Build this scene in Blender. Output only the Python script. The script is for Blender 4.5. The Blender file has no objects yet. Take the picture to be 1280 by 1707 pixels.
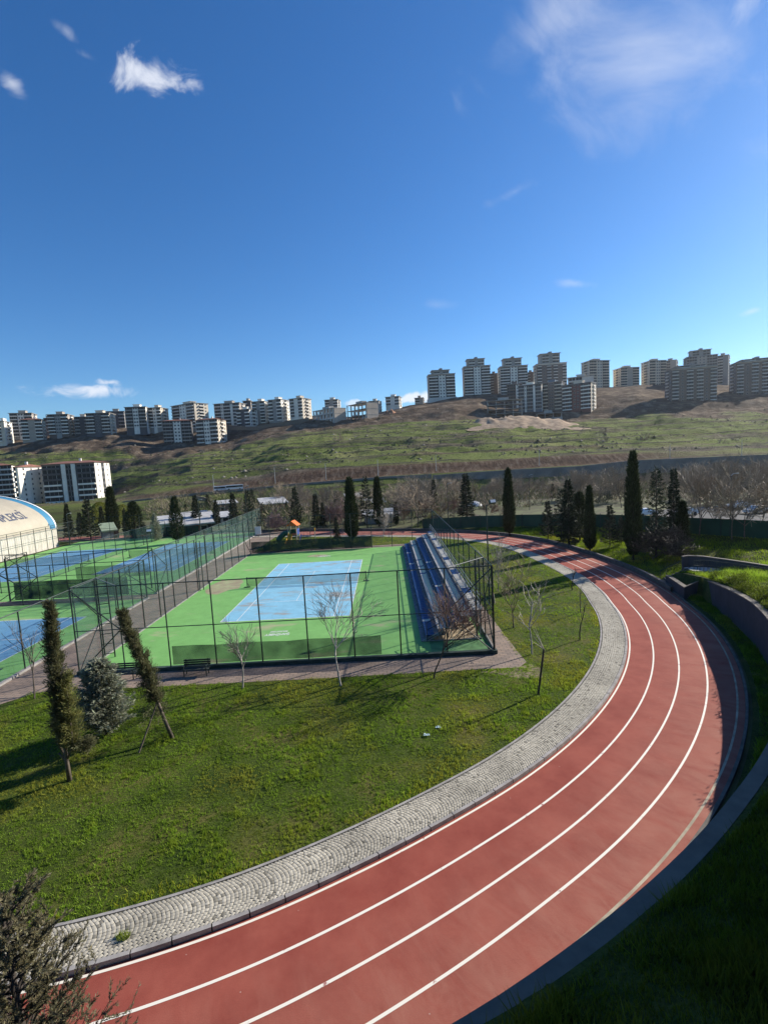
import bpy, math, random
import numpy as np
from mathutils import Vector, Matrix, Euler
random.seed(7)
RNG = np.random.default_rng(11)
scene = bpy.context.scene
COL = scene.collection
PI = math.pi
R = math.radians

# ------------------------------------------------------------------ camera
CAM = np.array([14.5739, -41.0227, 12.9602])
YAW, PITCH, ROLL, FPX = -.0073, .1037, -.0549, 837.35
PW, PH = 1280., 1707.
def cam_axes():
    f = np.array([math.sin(YAW)*math.cos(PITCH), math.cos(YAW)*math.cos(PITCH), -math.sin(PITCH)])
    r = np.array([math.cos(YAW), -math.sin(YAW), 0.])
    u = np.cross(r, f)
    c, s = math.cos(ROLL), math.sin(ROLL)
    return c*r+s*u, -s*r+c*u, f
AXR, AXU, AXF = cam_axes()
def ray(px, py):
    return AXR*((px-PW/2)/FPX) + AXU*(-(py-PH/2)/FPX) + AXF
def at_depth(px, py, D):
    """world point seen at photo pixel (px,py), D metres in front of the camera along +y"""
    d = ray(px, py)
    return CAM + d*(D/d[1])
def on_plane(px, py, z=0.):
    d = ray(px, py)
    return CAM + d*((z-CAM[2])/d[2])
cam_data = bpy.data.cameras.new('camera')
cam = bpy.data.objects.new('camera', cam_data)
COL.objects.link(cam)
cam_data.sensor_fit = 'VERTICAL'
cam_data.sensor_height = 36.0
cam_data.sensor_width = 27.0
cam_data.lens = 36.0*FPX/PH
cam_data.clip_start = 0.1
cam_data.clip_end = 6000
M = Matrix.Identity(4)
for i in range(3):
    M[i][0] = AXR[i]; M[i][1] = AXU[i]; M[i][2] = -AXF[i]; M[i][3] = CAM[i]
cam.matrix_world = M
scene.camera = cam

# ------------------------------------------------------------------ object helpers
def link(name, me, parent=None):
    o = bpy.data.objects.new(name, me)
    COL.objects.link(o)
    if parent is not None:
        o.parent = parent
    return o
def tag(o, label, cat, group=None):
    o['label'] = label
    o['category'] = cat
    if group: o['group'] = group
    return o
def kind(o, k):
    o['kind'] = k
    return o
def thing(name, label, cat, loc=(0, 0, 0), rz=0., group=None):
    o = bpy.data.objects.new(name, None)
    o.empty_display_size = .3
    COL.objects.link(o)
    o.location = [float(v) for v in loc]
    o.rotation_euler = (0, 0, rz)
    return tag(o, label, cat, group)
CHILDREN = {}
def dup(root, loc, rz=None, label=None, group=None, scale=None):
    """copy a thing with its parts and their sub-parts"""
    def rec(o, parent):
        c = o.copy()
        COL.objects.link(c)
        c.parent = parent
        if parent is not None:
            c.matrix_parent_inverse = o.matrix_parent_inverse.copy()
        for ch in list(o.children):
            rec(ch, c)
        return c
    c = rec(root, None)
    c.location = [float(v) for v in loc]
    if rz is not None: c.rotation_euler = (root.rotation_euler[0], root.rotation_euler[1], rz)
    if scale is not None: c.scale = scale if hasattr(scale, '__len__') else (scale,)*3
    if label: c['label'] = label
    if group: c['group'] = group
    return c

def np_mesh(name, verts, faces, mats, smooth=False, col=None, mi=None):
    """verts (n,3), faces: (m,3) or (m,4) array, or a list of them; col: per-vertex rgb"""
    me = bpy.data.meshes.new(name)
    if not isinstance(faces, list): faces = [faces]
    faces = [np.asarray(f, dtype=np.int32) for f in faces if len(f)]
    verts = np.asarray(verts, dtype=np.float32)
    me.vertices.add(len(verts))
    me.vertices.foreach_set('co', verts.ravel())
    loops = np.concatenate([f.ravel() for f in faces])
    tot = np.concatenate([np.full(len(f), f.shape[1], dtype=np.int32) for f in faces])
    start = np.concatenate([[0], np.cumsum(tot)[:-1]]).astype(np.int32)
    me.loops.add(len(loops))
    me.loops.foreach_set('vertex_index', loops)
    me.polygons.add(len(tot))
    me.polygons.foreach_set('loop_start', start)
    try: me.polygons.foreach_set('loop_total', tot)
    except Exception: pass
    if mi is not None: me.polygons.foreach_set('material_index', np.asarray(mi, dtype=np.int32))
    me.update(calc_edges=True)
    me.validate()
    for m in (mats if isinstance(mats, (list, tuple)) else [mats]): me.materials.append(m)
    if smooth: me.polygons.foreach_set('use_smooth', np.ones(len(me.polygons), dtype=bool))
    if col is not None:
        a = me.color_attributes.new('Col', 'FLOAT_COLOR', 'POINT')
        c = np.ones((len(verts), 4), dtype=np.float32); c[:, :3] = col
        a.data.foreach_set('color', c.ravel())
    return me

class MB:
    """collects boxes, beams and tubes into ONE mesh"""
    def __init__(self):
        self.v = []; self.f = []; self.m = []; self.cur = 0
    def mat(self, i): self.cur = i; return self
    def add(self, vs, fs):
        b = len(self.v)
        self.v += [tuple(float(c) for c in v) for v in vs]
        for f in fs:
            self.f.append(tuple(b+i for i in f)); self.m.append(self.cur)
        return self
    def box(self, x0, x1, y0, y1, z0, z1):
        vs = [(x0,y0,z0),(x1,y0,z0),(x1,y1,z0),(x0,y1,z0),(x0,y0,z1),(x1,y0,z1),(x1,y1,z1),(x0,y1,z1)]
        return self.add(vs, [(0,3,2,1),(4,5,6,7),(0,1,5,4),(1,2,6,5),(2,3,7,6),(3,0,4,7)])
    def beam(self, p, q, w=.06, h=None):
        p = Vector(p); q = Vector(q); h = h or w
        d = (q-p).normalized()
        a = d.cross(Vector((0,0,1)))
        if a.length < 1e-3: a = Vector((1,0,0))
        a.normalize(); b = a.cross(d).normalized()
        vs = []
        for e in (p, q):
            for sa, sb in ((-1,-1),(1,-1),(1,1),(-1,1)):
                vs.append(e + a*(sa*w/2) + b*(sb*h/2))
        return self.add(vs, [(0,3,2,1),(4,5,6,7),(0,1,5,4),(1,2,6,5),(2,3,7,6),(3,0,4,7)])
    def tube(self, pts, rad, n=6, cap=True):
        pts = [Vector(p) for p in pts]
        if not hasattr(rad, '__len__'): rad = [rad]*len(pts)
        vs = []; fs = []; ref = None
        for i, p in enumerate(pts):
            d = (pts[min(i+1, len(pts)-1)] - pts[max(i-1, 0)])
            if d.length < 1e-9: d = Vector((0,0,1))
            d.normalize()
            if ref is None or abs(ref.dot(d)) > .98: ref = Vector((1,0,0)) if abs(d.x) < .8 else Vector((0,1,0))
            a = (ref - d*ref.dot(d)).normalized(); ref = a; b = d.cross(a)
            for k in range(n):
                t = 2*PI*k/n
                vs.append(p + a*(math.cos(t)*rad[i]) + b*(math.sin(t)*rad[i]))
        for i in range(len(pts)-1):
            for k in range(n):
                k2 = (k+1) % n
                fs.append((i*n+k, i*n+k2, (i+1)*n+k2, (i+1)*n+k))
        if cap:
            fs.append(tuple(range(n-1, -1, -1))); fs.append(tuple((len(pts)-1)*n+k for k in range(n)))
        return self.add(vs, fs)
    def lathe(self, prof, n=12, c=(0,0)):
        vs = []; fs = []
        for r, z in prof:
            for k in range(n):
                t = 2*PI*k/n; vs.append((c[0]+r*math.cos(t), c[1]+r*math.sin(t), z))
        for i in range(len(prof)-1):
            for k in range(n):
                k2 = (k+1) % n; fs.append((i*n+k, i*n+k2, (i+1)*n+k2, (i+1)*n+k))
        return self.add(vs, fs)
    def prism(self, poly, z0, z1):
        n = len(poly)
        vs = [(x, y, z0) for x, y in poly] + [(x, y, z1) for x, y in poly]
        fs = [tuple(range(n-1, -1, -1)), tuple(range(n, 2*n))]
        for i in range(n): j = (i+1) % n; fs.append((i, j, n+j, n+i))
        return self.add(vs, fs)
    def loft(self, rows, closed=False):
        n = len(rows[0]); vs = [p for r in rows for p in r]; fs = []
        for i in range(len(rows)-1):
            for k in range(n if closed else n-1):
                k2 = (k+1) % n; fs.append((i*n+k, i*n+k2, (i+1)*n+k2, (i+1)*n+k))
        return self.add(vs, fs)
    def mesh(self, name, mats, smooth=False):
        me = bpy.data.meshes.new(name)
        me.from_pydata(self.v, [], self.f)
        for m in (mats if isinstance(mats, (list, tuple)) else [mats]): me.materials.append(m)
        me.polygons.foreach_set('material_index', self.m)
        if smooth: me.polygons.foreach_set('use_smooth', [True]*len(self.f))
        me.update()
        return me
    def build(self, name, mats, parent=None, smooth=False, loc=None, rot=None):
        o = link(name, self.mesh(name, mats, smooth), parent)
        if loc is not None: o.location = [float(v) for v in loc]
        if rot is not None: o.rotation_euler = rot
        return o

# ------------------------------------------------------------------ noise in numpy
_P = np.random.default_rng(3).random((256, 256))
def vnoise(x, y):
    x = np.asarray(x, float); y = np.asarray(y, float)
    xi = np.floor(x).astype(int); yi = np.floor(y).astype(int)
    fx = x-xi; fy = y-yi
    fx = fx*fx*(3-2*fx); fy = fy*fy*(3-2*fy)
    g = lambda a, b: _P[a & 255, b & 255]
    return (g(xi, yi)*(1-fx)+g(xi+1, yi)*fx)*(1-fy) + (g(xi, yi+1)*(1-fx)+g(xi+1, yi+1)*fx)*fy
def fbm(x, y, o=4):
    s = 0; a = .5; t = 0
    for i in range(o):
        s = s + a*vnoise(x*2**i+17*i, y*2**i+31*i); t += a; a *= .5
    return s/t

# ------------------------------------------------------------------ materials
MATS = {}
def newmat(name):
    m = bpy.data.materials.new(name); m.use_nodes = True
    nt = m.node_tree; b = nt.nodes['Principled BSDF']
    return m, nt, b
def mat(name, col, rough=.7, var=.12, scale=3., bump=0., bscale=None, metal=0., spec=.3, col2=None, stretch=None, detail=5.):
    """plain surface with procedural mottling"""
    if name in MATS: return MATS[name]
    m, nt, b = newmat(name)
    N = nt.nodes; L = nt.links
    tc = N.new('ShaderNodeTexCoord'); src = tc.outputs['Object']
    if stretch:
        mp = N.new('ShaderNodeMapping'); mp.inputs['Scale'].default_value = stretch
        L.new(src, mp.inputs['Vector']); src = mp.outputs['Vector']
    nz = N.new('ShaderNodeTexNoise'); nz.inputs['Scale'].default_value = scale
    nz.inputs['Detail'].default_value = detail; nz.inputs['Roughness'].default_value = .62
    L.new(src, nz.inputs['Vector'])
    rp = N.new('ShaderNodeValToRGB')
    c1 = [max(0, c*(1-var*1.6)) for c in col]
    c2 = col2 if col2 else [min(1, c*(1+var*1.6)) for c in col]
    rp.color_ramp.elements[0].position = .32; rp.color_ramp.elements[1].position = .68
    rp.color_ramp.elements[0].color = (*c1, 1); rp.color_ramp.elements[1].color = (*c2, 1)
    L.new(nz.outputs['Fac'], rp.inputs['Fac'])
    L.new(rp.outputs['Color'], b.inputs['Base Color'])
    b.inputs['Roughness'].default_value = rough
    b.inputs['Metallic'].default_value = metal
    b.inputs['Specular IOR Level'].default_value = spec
    if bump:
        n2 = N.new('ShaderNodeTexNoise'); n2.inputs['Scale'].default_value = bscale or scale*6
        n2.inputs['Detail'].default_value = 6
        L.new(src, n2.inputs['Vector'])
        bp = N.new('ShaderNodeBump'); bp.inputs['Strength'].default_value = bump
        L.new(n2.outputs['Fac'], bp.inputs['Height']); L.new(bp.outputs['Normal'], b.inputs['Normal'])
    MATS[name] = m
    return m
def leafmat(name, col, trans=.25, rough=.65):
    """colour = tint x per-leaf vertex colour; a little light passes through"""
    if name in MATS: return MATS[name]
    m, nt, b = newmat(name)
    N = nt.nodes; L = nt.links
    at = N.new('ShaderNodeAttribute'); at.attribute_name = 'Col'
    mx = N.new('ShaderNodeMix'); mx.data_type = 'RGBA'; mx.blend_type = 'MULTIPLY'; mx.inputs[0].default_value = 1
    mx.inputs[6].default_value = (*col, 1)
    L.new(at.outputs['Color'], mx.inputs[7])
    L.new(mx.outputs[2], b.inputs['Base Color'])
    b.inputs['Roughness'].default_value = rough; b.inputs['Specular IOR Level'].default_value = .2
    tr = N.new('ShaderNodeBsdfTranslucent'); L.new(mx.outputs[2], tr.inputs['Color'])
    ms = N.new('ShaderNodeMixShader'); ms.inputs[0].default_value = trans
    L.new(b.outputs[0], ms.inputs[1]); L.new(tr.outputs[0], ms.inputs[2])
    L.new(ms.outputs[0], N['Material Output'].inputs['Surface'])
    MATS[name] = m
    return m
def netmat(name, col, cover):
    """woven net: threads cover part of the surface, the gaps let everything through"""
    if name in MATS: return MATS[name]
    m, nt, b = newmat(name)
    N = nt.nodes; L = nt.links
    b.inputs['Base Color'].default_value = (*col, 1); b.inputs['Roughness'].default_value = .8
    tp = N.new('ShaderNodeBsdfTransparent'); ms = N.new('ShaderNodeMixShader')
    tc = N.new('ShaderNodeTexCoord'); nz = N.new('ShaderNodeTexNoise'); nz.inputs['Scale'].default_value = .8
    L.new(tc.outputs['Object'], nz.inputs['Vector'])
    mr = N.new('ShaderNodeMapRange'); mr.inputs['From Min'].default_value = .3; mr.inputs['From Max'].default_value = .7
    mr.inputs['To Min'].default_value = cover*.85; mr.inputs['To Max'].default_value = min(1, cover*1.15)
    L.new(nz.outputs['Fac'], mr.inputs['Value']); L.new(mr.outputs[0], ms.inputs[0])
    L.new(tp.outputs[0], ms.inputs[1]); L.new(b.outputs[0], ms.inputs[2])
    L.new(ms.outputs[0], N['Material Output'].inputs['Surface'])
    MATS[name] = m
    return m

# ------------------------------------------------------------------ sun and sky
SUN_AZ = math.atan2(.855, .52)      # from +y towards +x
SUN_EL = R(27)
sd = bpy.data.lights.new('sun', 'SUN'); sd.energy = SUN_ENERGY = 4.8; sd.angle = R(.5); sd.color = (1., .93, .82)
sun = bpy.data.objects.new('sun', sd); COL.objects.link(sun)
sv = Vector((math.sin(SUN_AZ)*math.cos(SUN_EL), math.cos(SUN_AZ)*math.cos(SUN_EL), math.sin(SUN_EL)))
sun.rotation_euler = sv.to_track_quat('Z', 'Y').to_euler()
sun.location = sv*300
world = bpy.data.worlds.new('World'); scene.world = world; world.use_nodes = True
def build_world():
    nt = world.node_tree; N = nt.nodes; L = nt.links
    bg = N['Background']
    sky = N.new('ShaderNodeTexSky'); sky.sky_type = 'NISHITA'; sky.sun_disc = False
    sky.sun_elevation = SUN_EL; sky.sun_rotation = SUN_AZ
    sky.altitude = 300; sky.air_density = 1.0; sky.dust_density = .3; sky.ozone_density = 2.2
    hs = N.new('ShaderNodeHueSaturation'); hs.inputs['Saturation'].default_value = 1.28; hs.inputs['Value'].default_value = .95
    L.new(sky.outputs[0], hs.inputs['Color'])
    tn = N.new('ShaderNodeMix'); tn.data_type = 'RGBA'; tn.blend_type = 'MULTIPLY'; tn.inputs[0].default_value = 1
    L.new(hs.outputs['Color'], tn.inputs[6]); tn.inputs[7].default_value = (.80, 1.03, 1.27, 1)
    col = tn.outputs[2]
    tc = N.new('ShaderNodeTexCoord'); gen = tc.outputs['Generated']
    def math_(op, a, b=None):
        n = N.new('ShaderNodeMath'); n.operation = op
        for i, v in enumerate((a, b)):
            if v is None: continue
            if isinstance(v, (int, float)): n.inputs[i].default_value = v
            else: L.new(v, n.inputs[i])
        return n.outputs[0]
    def dot(v):
        n = N.new('ShaderNodeVectorMath'); n.operation = 'DOT_PRODUCT'
        L.new(gen, n.inputs[0]); n.inputs[1].default_value = [float(c) for c in v]
        return n.outputs['Value']
    def cloud(px, py, wx, wy, rot, scale, thr, gain, amount, stretch=(1,1,1), seed=0., dist=.6):
        nonlocal col
        c = Vector(ray(px, py)).normalized()
        up = Vector((0,0,1)); r = c.cross(up).normalized(); u = r.cross(c)
        ca, sa = math.cos(rot), math.sin(rot)
        r2 = r*ca + u*sa; u2 = u*ca - r*sa
        du, dv, dw = dot(r2), dot(u2), dot(c)
        cv = N.new('ShaderNodeCombineXYZ'); L.new(du, cv.inputs[0]); L.new(dv, cv.inputs[1]); cv.inputs[2].default_value = seed
        mp = N.new('ShaderNodeMapping'); mp.inputs['Scale'].default_value = stretch; L.new(cv.outputs[0], mp.inputs['Vector'])
        nz = N.new('ShaderNodeTexNoise'); nz.inputs['Scale'].default_value = scale; nz.inputs['Detail'].default_value = 8
        nz.inputs['Roughness'].default_value = .58; nz.inputs['Distortion'].default_value = dist
        L.new(mp.outputs['Vector'], nz.inputs['Vector'])
        e = math_('SQRT', math_('ADD', math_('POWER', math_('ABSOLUTE', math_('DIVIDE', du, wx)), 2), math_('POWER', math_('ABSOLUTE', math_('DIVIDE', dv, wy)), 2)))
        fall = math_('SUBTRACT', 1., e)
        d = math_('MULTIPLY', math_('ADD', math_('SUBTRACT', nz.outputs['Fac'], thr), math_('MULTIPLY', fall, .42)), gain)
        n = N.new('ShaderNodeClamp'); L.new(d, n.inputs['Value'])
        sm = N.new('ShaderNodeMapRange'); sm.interpolation_type = 'SMOOTHSTEP'; L.new(n.outputs[0], sm.inputs['Value'])
        front = math_('GREATER_THAN', dw, .3)
        fac = math_('MULTIPLY', math_('MULTIPLY', sm.outputs[0], amount), front)
        mx = N.new('ShaderNodeMix'); mx.data_type = 'RGBA'; L.new(fac, mx.inputs[0]); L.new(col, mx.inputs[6])
        mx.inputs[7].default_value = (7.6, 7.9, 8.6, 1)
        col = mx.outputs[2]
    for c in CLOUDS: cloud(*c)
    L.new(col, bg.inputs['Color'])
    bg.inputs['Strength'].default_value = .0735
#          px   py   wx   wy   rot  scale thr gain amount stretch seed
CLOUDS = [
    (262, 124, .082, .046, .05, 17., .665, 4.2, .78, (1, 1, 1), 1.3),
    (20, 138, .030, .018, -.6, 16., .62, 2.4, .55, (1, 1, 1), 2.9),
    (112, 52, .026, .012, -.4, 20., .62, 2.4, .25, (1, 1, 1), 5.1),
    (142, 92, .03, .010, -.2, 20., .62, 2.4, .2, (1, 1, 1), 4.2),
    (1075, 140, .23, .13, -.5, 5.5, .61, 1.7, .48, (1.0, 1.6, 1), 7.7),
    (905, 40, .16, .08, .5, 6.5, .62, 1.8, .44, (1.4, 1, 1), 9.1),
    (1235, 10, .035, .03, .2, 14., .60, 2.2, .35, (1, 1, 1), 3.3),
    (860, 318, .07, .014, .25, 14., .60, 1.8, .22, (1, 1, 1), 8.8),
    (955, 472, .06, .012, -.25, 14., .56, 2.0, .30, (1, 1, 1), 6.4),
    (155, 649, .105, .020, -.02, 20., .62, 3.2, .82, (1, 1.4, 1), 2.2),
    (185, 638, .03, .010, -.02, 26., .60, 3.5, .7, (1, 1, 1), 3.2),
    (688, 664, .07, .014, .0, 24., .58, 3.6, .85, (1, 1, 1), 3.9),
    (1252, 519, .02, .008, .1, 22., .54, 2.4, .35, (1, 1, 1), 1.1),
    (590, 672, .035, .01, .0, 24., .55, 4., .6, (1, 1, 1), 6.9),
    (730, 508, .06, .012, -.1, 12., .58, 1.6, .12, (1, 1, 1), 4.6),
]
build_world()
scene.view_settings.view_transform = 'Standard'
scene.view_settings.look = 'None'
scene.view_settings.exposure = 0.75
scene.view_settings.gamma = 1.0
scene.cycles.transparent_max_bounces = 24
scene.cycles.max_bounces = 6
scene.cycles.use_denoising = True
# ================================================================== GROUND, TRACK, LAWN
CX, CY = -3., 6.6                       # centre of the near bend
def catmull(pts, n=10):
    pts = [np.array(p, float) for p in pts]; out = []
    for i in range(len(pts)-1):
        p0 = pts[max(i-1, 0)]; p1 = pts[i]; p2 = pts[i+1]; p3 = pts[min(i+2, len(pts)-1)]
        for k in range(n):
            t = k/n
            out.append(.5*((2*p1)+(-p0+p2)*t+(2*p0-5*p1+4*p2-p3)*t*t+(-p0+3*p1-3*p2+p3)*t**3))
    out.append(pts[-1]); return np.array(out)
def bend_r(a):
    t = min(1, max(0, (-57-a)/18.)); return 36.5+.48*t*t*(3-2*t)
ctrl = [(CX+bend_r(a)*math.cos(R(a)), CY+bend_r(a)*math.sin(R(a))) for a in range(-136, -9, 6)]
ctrl += [(33.6, 3.4), (34.15, 8.6), (34.0, 13.5), (33.45, 19.), (32.4, 25.3), (30.3, 31.2), (26.6, 36.2), (20.2, 41.3), (13.6, 44.3), (5., 47.2), (-2., 49.8), (-11., 52.), (-24., 55.), (-60, 62)]
PATH = catmull(ctrl, 12)
# resample evenly
seg = np.r_[0, np.cumsum(np.hypot(*np.diff(PATH, axis=0).T))]
SL = np.arange(0, seg[-1], .35)
PATH = np.c_[np.interp(SL, seg, PATH[:, 0]), np.interp(SL, seg, PATH[:, 1])]
TAN = np.gradient(PATH, axis=0); TAN /= np.linalg.norm(TAN, axis=1)[:, None]
NRM = np.c_[TAN[:, 1], -TAN[:, 0]]       # points away from the centre
def off(d): return PATH + NRM*d
def strip(name, d0, d1, z, m, i0=0, i1=None, mid=1, zf=None):
    """flat sheet between two offsets of the track path"""
    ds = np.linspace(d0, d1, mid+1)
    rows = [off(d)[i0:i1] for d in ds]
    n = len(rows[0]); vs = []
    for r in rows: vs.append(np.c_[r, np.full(n, z)])
    fs = []
    for a in range(mid):
        k = np.arange(n-1)
        fs.append(np.c_[a*n+k, (a+1)*n+k, (a+1)*n+k+1, a*n+k+1])
    return np_mesh(name, np.concatenate(vs), np.concatenate(fs), m)
def ribbon(mb, d0, d1, z0, z1, i0=0, i1=None):
    a, b = off(d0)[i0:i1], off(d1)[i0:i1]
    rows = [[(p[0], p[1], z0), (p[0], p[1], z1), (q[0], q[1], z1), (q[0], q[1], z0)] for p, q in zip(a, b)]
    mb.loft(rows)
def dist_path(x, y, step=3):
    """signed offset from the inner white line (positive = outside)"""
    x = np.atleast_1d(x); y = np.atleast_1d(y); out = np.empty(len(x))
    P = PATH[::step]; Nn = NRM[::step]
    for s in range(0, len(x), 20000):
        dx = x[s:s+20000, None]-P[None, :, 0]; dy = y[s:s+20000, None]-P[None, :, 1]
        k = np.argmin(dx*dx+dy*dy, axis=1); j = np.arange(len(k))
        out[s:s+20000] = dx[j, k]*Nn[k, 0]+dy[j, k]*Nn[k, 1]
    return out
# ---- track surface material: red granulate, paler and dustier towards the outside, faint crosswise joints and scuffs
def track_material():
    m, nt, b = newmat('red_track'); N = nt.nodes; L = nt.links
    tc = N.new('ShaderNodeTexCoord'); o = tc.outputs['Object']
    n1 = N.new('ShaderNodeTexNoise'); n1.inputs['Scale'].default_value = .55; n1.inputs['Detail'].default_value = 7; n1.inputs['Roughness'].default_value = .66
    L.new(o, n1.inputs['Vector'])
    rp = N.new('ShaderNodeValToRGB'); e = rp.color_ramp.elements
    e[0].position = .36; e[0].color = (.25, .047, .033, 1); e[1].position = .64; e[1].color = (.335, .082, .056, 1)
    L.new(n1.outputs['Fac'], rp.inputs['Fac'])
    # dust carried in bands across the lanes, mostly in the outer half (attribute 'Dust' is the offset across the track)
    at = N.new('ShaderNodeAttribute'); at.attribute_name = 'Col'
    sp = N.new('ShaderNodeSeparateColor'); L.new(at.outputs['Color'], sp.inputs[0])
    mp = N.new('ShaderNodeCombineXYZ'); L.new(sp.outputs[0], mp.inputs[0]); L.new(sp.outputs[1], mp.inputs[1])
    mpp = N.new('ShaderNodeMapping'); mpp.inputs['Scale'].default_value = (3.2, 330., 1); L.new(mp.outputs[0], mpp.inputs['Vector'])
    n2 = N.new('ShaderNodeTexNoise'); n2.inputs['Scale'].default_value = 1.; n2.inputs['Detail'].default_value = 9; n2.inputs['Roughness'].default_value = .72; n2.inputs['Distortion'].default_value = .6
    L.new(mpp.outputs[0], n2.inputs['Vector'])
    def mth(op, a, b_, clamp=False):
        n = N.new('ShaderNodeMath'); n.operation = op; n.use_clamp = clamp
        for i, v in enumerate((a, b_)):
            if isinstance(v, (int, float)): n.inputs[i].default_value = v
            else: L.new(v, n.inputs[i])
        return n.outputs[0]
    outer = mth('MULTIPLY', mth('SUBTRACT', sp.outputs[0], .22, True), 1.35, True)
    d = mth('MULTIPLY', mth('ADD', mth('MULTIPLY', n2.outputs['Fac'], 1.2), -.26), mth('ADD', outer, .16), True)
    mx = N.new('ShaderNodeMix'); mx.data_type = 'RGBA'; L.new(d, mx.inputs[0]); L.new(rp.outputs[0], mx.inputs[6]); mx.inputs[7].default_value = (.43, .21, .15, 1)
    # transverse construction seams and specks
    n3 = N.new('ShaderNodeTexNoise'); n3.inputs['Scale'].default_value = 55; n3.inputs['Detail'].default_value = 3; L.new(o, n3.inputs['Vector'])
    m2 = N.new('ShaderNodeMix'); m2.data_type = 'RGBA'; m2.blend_type = 'MULTIPLY'; m2.inputs[0].default_value = .55
    r3 = N.new('ShaderNodeValToRGB'); r3.color_ramp.elements[0].color = (.5, .5, .5, 1); r3.color_ramp.elements[0].position = .3; r3.color_ramp.elements[1].position = .65
    r3.color_ramp.elements[1].color = (1.15, 1.15, 1.15, 1)
    L.new(n3.outputs['Fac'], r3.inputs['Fac']); L.new(mx.outputs[2], m2.inputs[6]); L.new(r3.outputs[0], m2.inputs[7])
    v = N.new('ShaderNodeTexVoronoi'); v.inputs['Scale'].default_value = 1.6; v.distance = 'EUCLIDEAN'; L.new(o, v.inputs['Vector'])
    r4 = N.new('ShaderNodeValToRGB'); r4.color_ramp.elements[0].color = (1, 1, 1, 1); r4.color_ramp.elements[0].position = .012
    r4.color_ramp.elements[1].color = (0, 0, 0, 1); r4.color_ramp.elements[1].position = .03
    L.new(v.outputs['Distance'], r4.inputs['Fac'])
    m3 = N.new('ShaderNodeMix'); m3.data_type = 'RGBA'; L.new(r4.outputs[0], m3.inputs[0]); L.new(m2.outputs[2], m3.inputs[6]); m3.inputs[7].default_value = (.5, .42, .36, 1)
    L.new(m3.outputs[2], b.inputs['Base Color']); b.inputs['Roughness'].default_value = .85; b.inputs['Specular IOR Level'].default_value = .18
    bp = N.new('ShaderNodeBump'); bp.inputs['Strength'].default_value = .25; bp.inputs['Distance'].default_value = .02
    n5 = N.new('ShaderNodeTexNoise'); n5.inputs['Scale'].default_value = 120; L.new(o, n5.inputs['Vector'])
    L.new(n5.outputs['Fac'], bp.inputs['Height']); L.new(bp.outputs[0], b.inputs['Normal'])
    return m
M_TRACK = track_material()
def track_mesh():
    ds = np.linspace(-.12, 5.62, 9); n = len(PATH); vs = []; cs = []
    for d in ds:
        vs.append(np.c_[off(d), np.zeros(n)])
        cs.append(np.c_[np.full(n, (d+.1)/5.7), np.arange(n)/n, np.zeros(n)])
    k = np.arange(n-1); fs = [np.c_[a*n+k, (a+1)*n+k, (a+1)*n+k+1, a*n+k+1] for a in range(len(ds)-1)]
    return np_mesh('running_track', np.concatenate(vs), np.concatenate(fs), M_TRACK, col=np.concatenate(cs))
kind(link('running_track', track_mesh()), 'structure')
# white lane lines, worn through in places
def line_material():
    m, nt, b = newmat('lane_paint'); N = nt.nodes; L = nt.links
    tc = N.new('ShaderNodeTexCoord')
    nz = N.new('ShaderNodeTexNoise'); nz.inputs['Scale'].default_value = 2.2; nz.inputs['Detail'].default_value = 9; nz.inputs['Roughness'].default_value = .72
    L.new(tc.outputs['Object'], nz.inputs['Vector'])
    rp = N.new('ShaderNodeValToRGB'); e = rp.color_ramp.elements
    e[0].position = .35; e[0].color = (.34, .12, .1, 1); e[1].position = .40; e[1].color = (.80, .745, .63, 1)
    L.new(nz.outputs['Fac'], rp.inputs['Fac']); L.new(rp.outputs[0], b.inputs['Base Color']); b.inputs['Roughness'].default_value = .6
    return m
M_LINE = line_material()
M_LINEO = mat('worn_outer_line', (.40, .33, .22), .75, .3, 1.2, 0, col2=(.50, .43, .31))
for j, d in enumerate((0, 1.34, 2.67, 4.02, 5.30)):
    kind(link('lane_line', strip('lane_line', d-.042, d+.042, .004, M_LINE if j < 4 else M_LINEO)), 'structure')
# kerbs
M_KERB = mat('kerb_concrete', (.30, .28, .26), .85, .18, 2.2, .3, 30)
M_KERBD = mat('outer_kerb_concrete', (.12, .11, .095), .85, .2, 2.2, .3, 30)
mb = MB()
for i in range(0, len(PATH)-4, 3):          # separate kerb stones with open joints
    A_, B_ = off(-.26)[i:i+4].copy(), off(-.13)[i:i+4].copy()
    for q in (A_, B_):
        d_ = q[-1]-q[-2]; q[-1] = q[-1]-d_/np.linalg.norm(d_)*.035
    dz = random.gauss(0, .004)
    rows = [[(a[0], a[1], -.05), (a[0], a[1], .15+dz), (b[0], b[1], .15+dz), (b[0], b[1], -.05)] for a, b in zip(A_, B_)]
    mb.loft(rows); mb.add(rows[0], [(0, 1, 2, 3)]); mb.add(rows[-1], [(3, 2, 1, 0)])
kind(mb.build('inner_kerb', M_KERB), 'structure')
iC = int(np.argmin(np.hypot(PATH[:, 0]-33.6, PATH[:, 1]-3.4)))      # where the bend opens out
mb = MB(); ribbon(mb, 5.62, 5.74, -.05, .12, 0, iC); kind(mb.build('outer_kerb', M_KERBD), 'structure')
mb = MB(); ribbon(mb, 5.62, 5.90, -.05, .42, iC, len(PATH)-70); kind(mb.build('outer_kerb', M_KERBD), 'structure')
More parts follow.
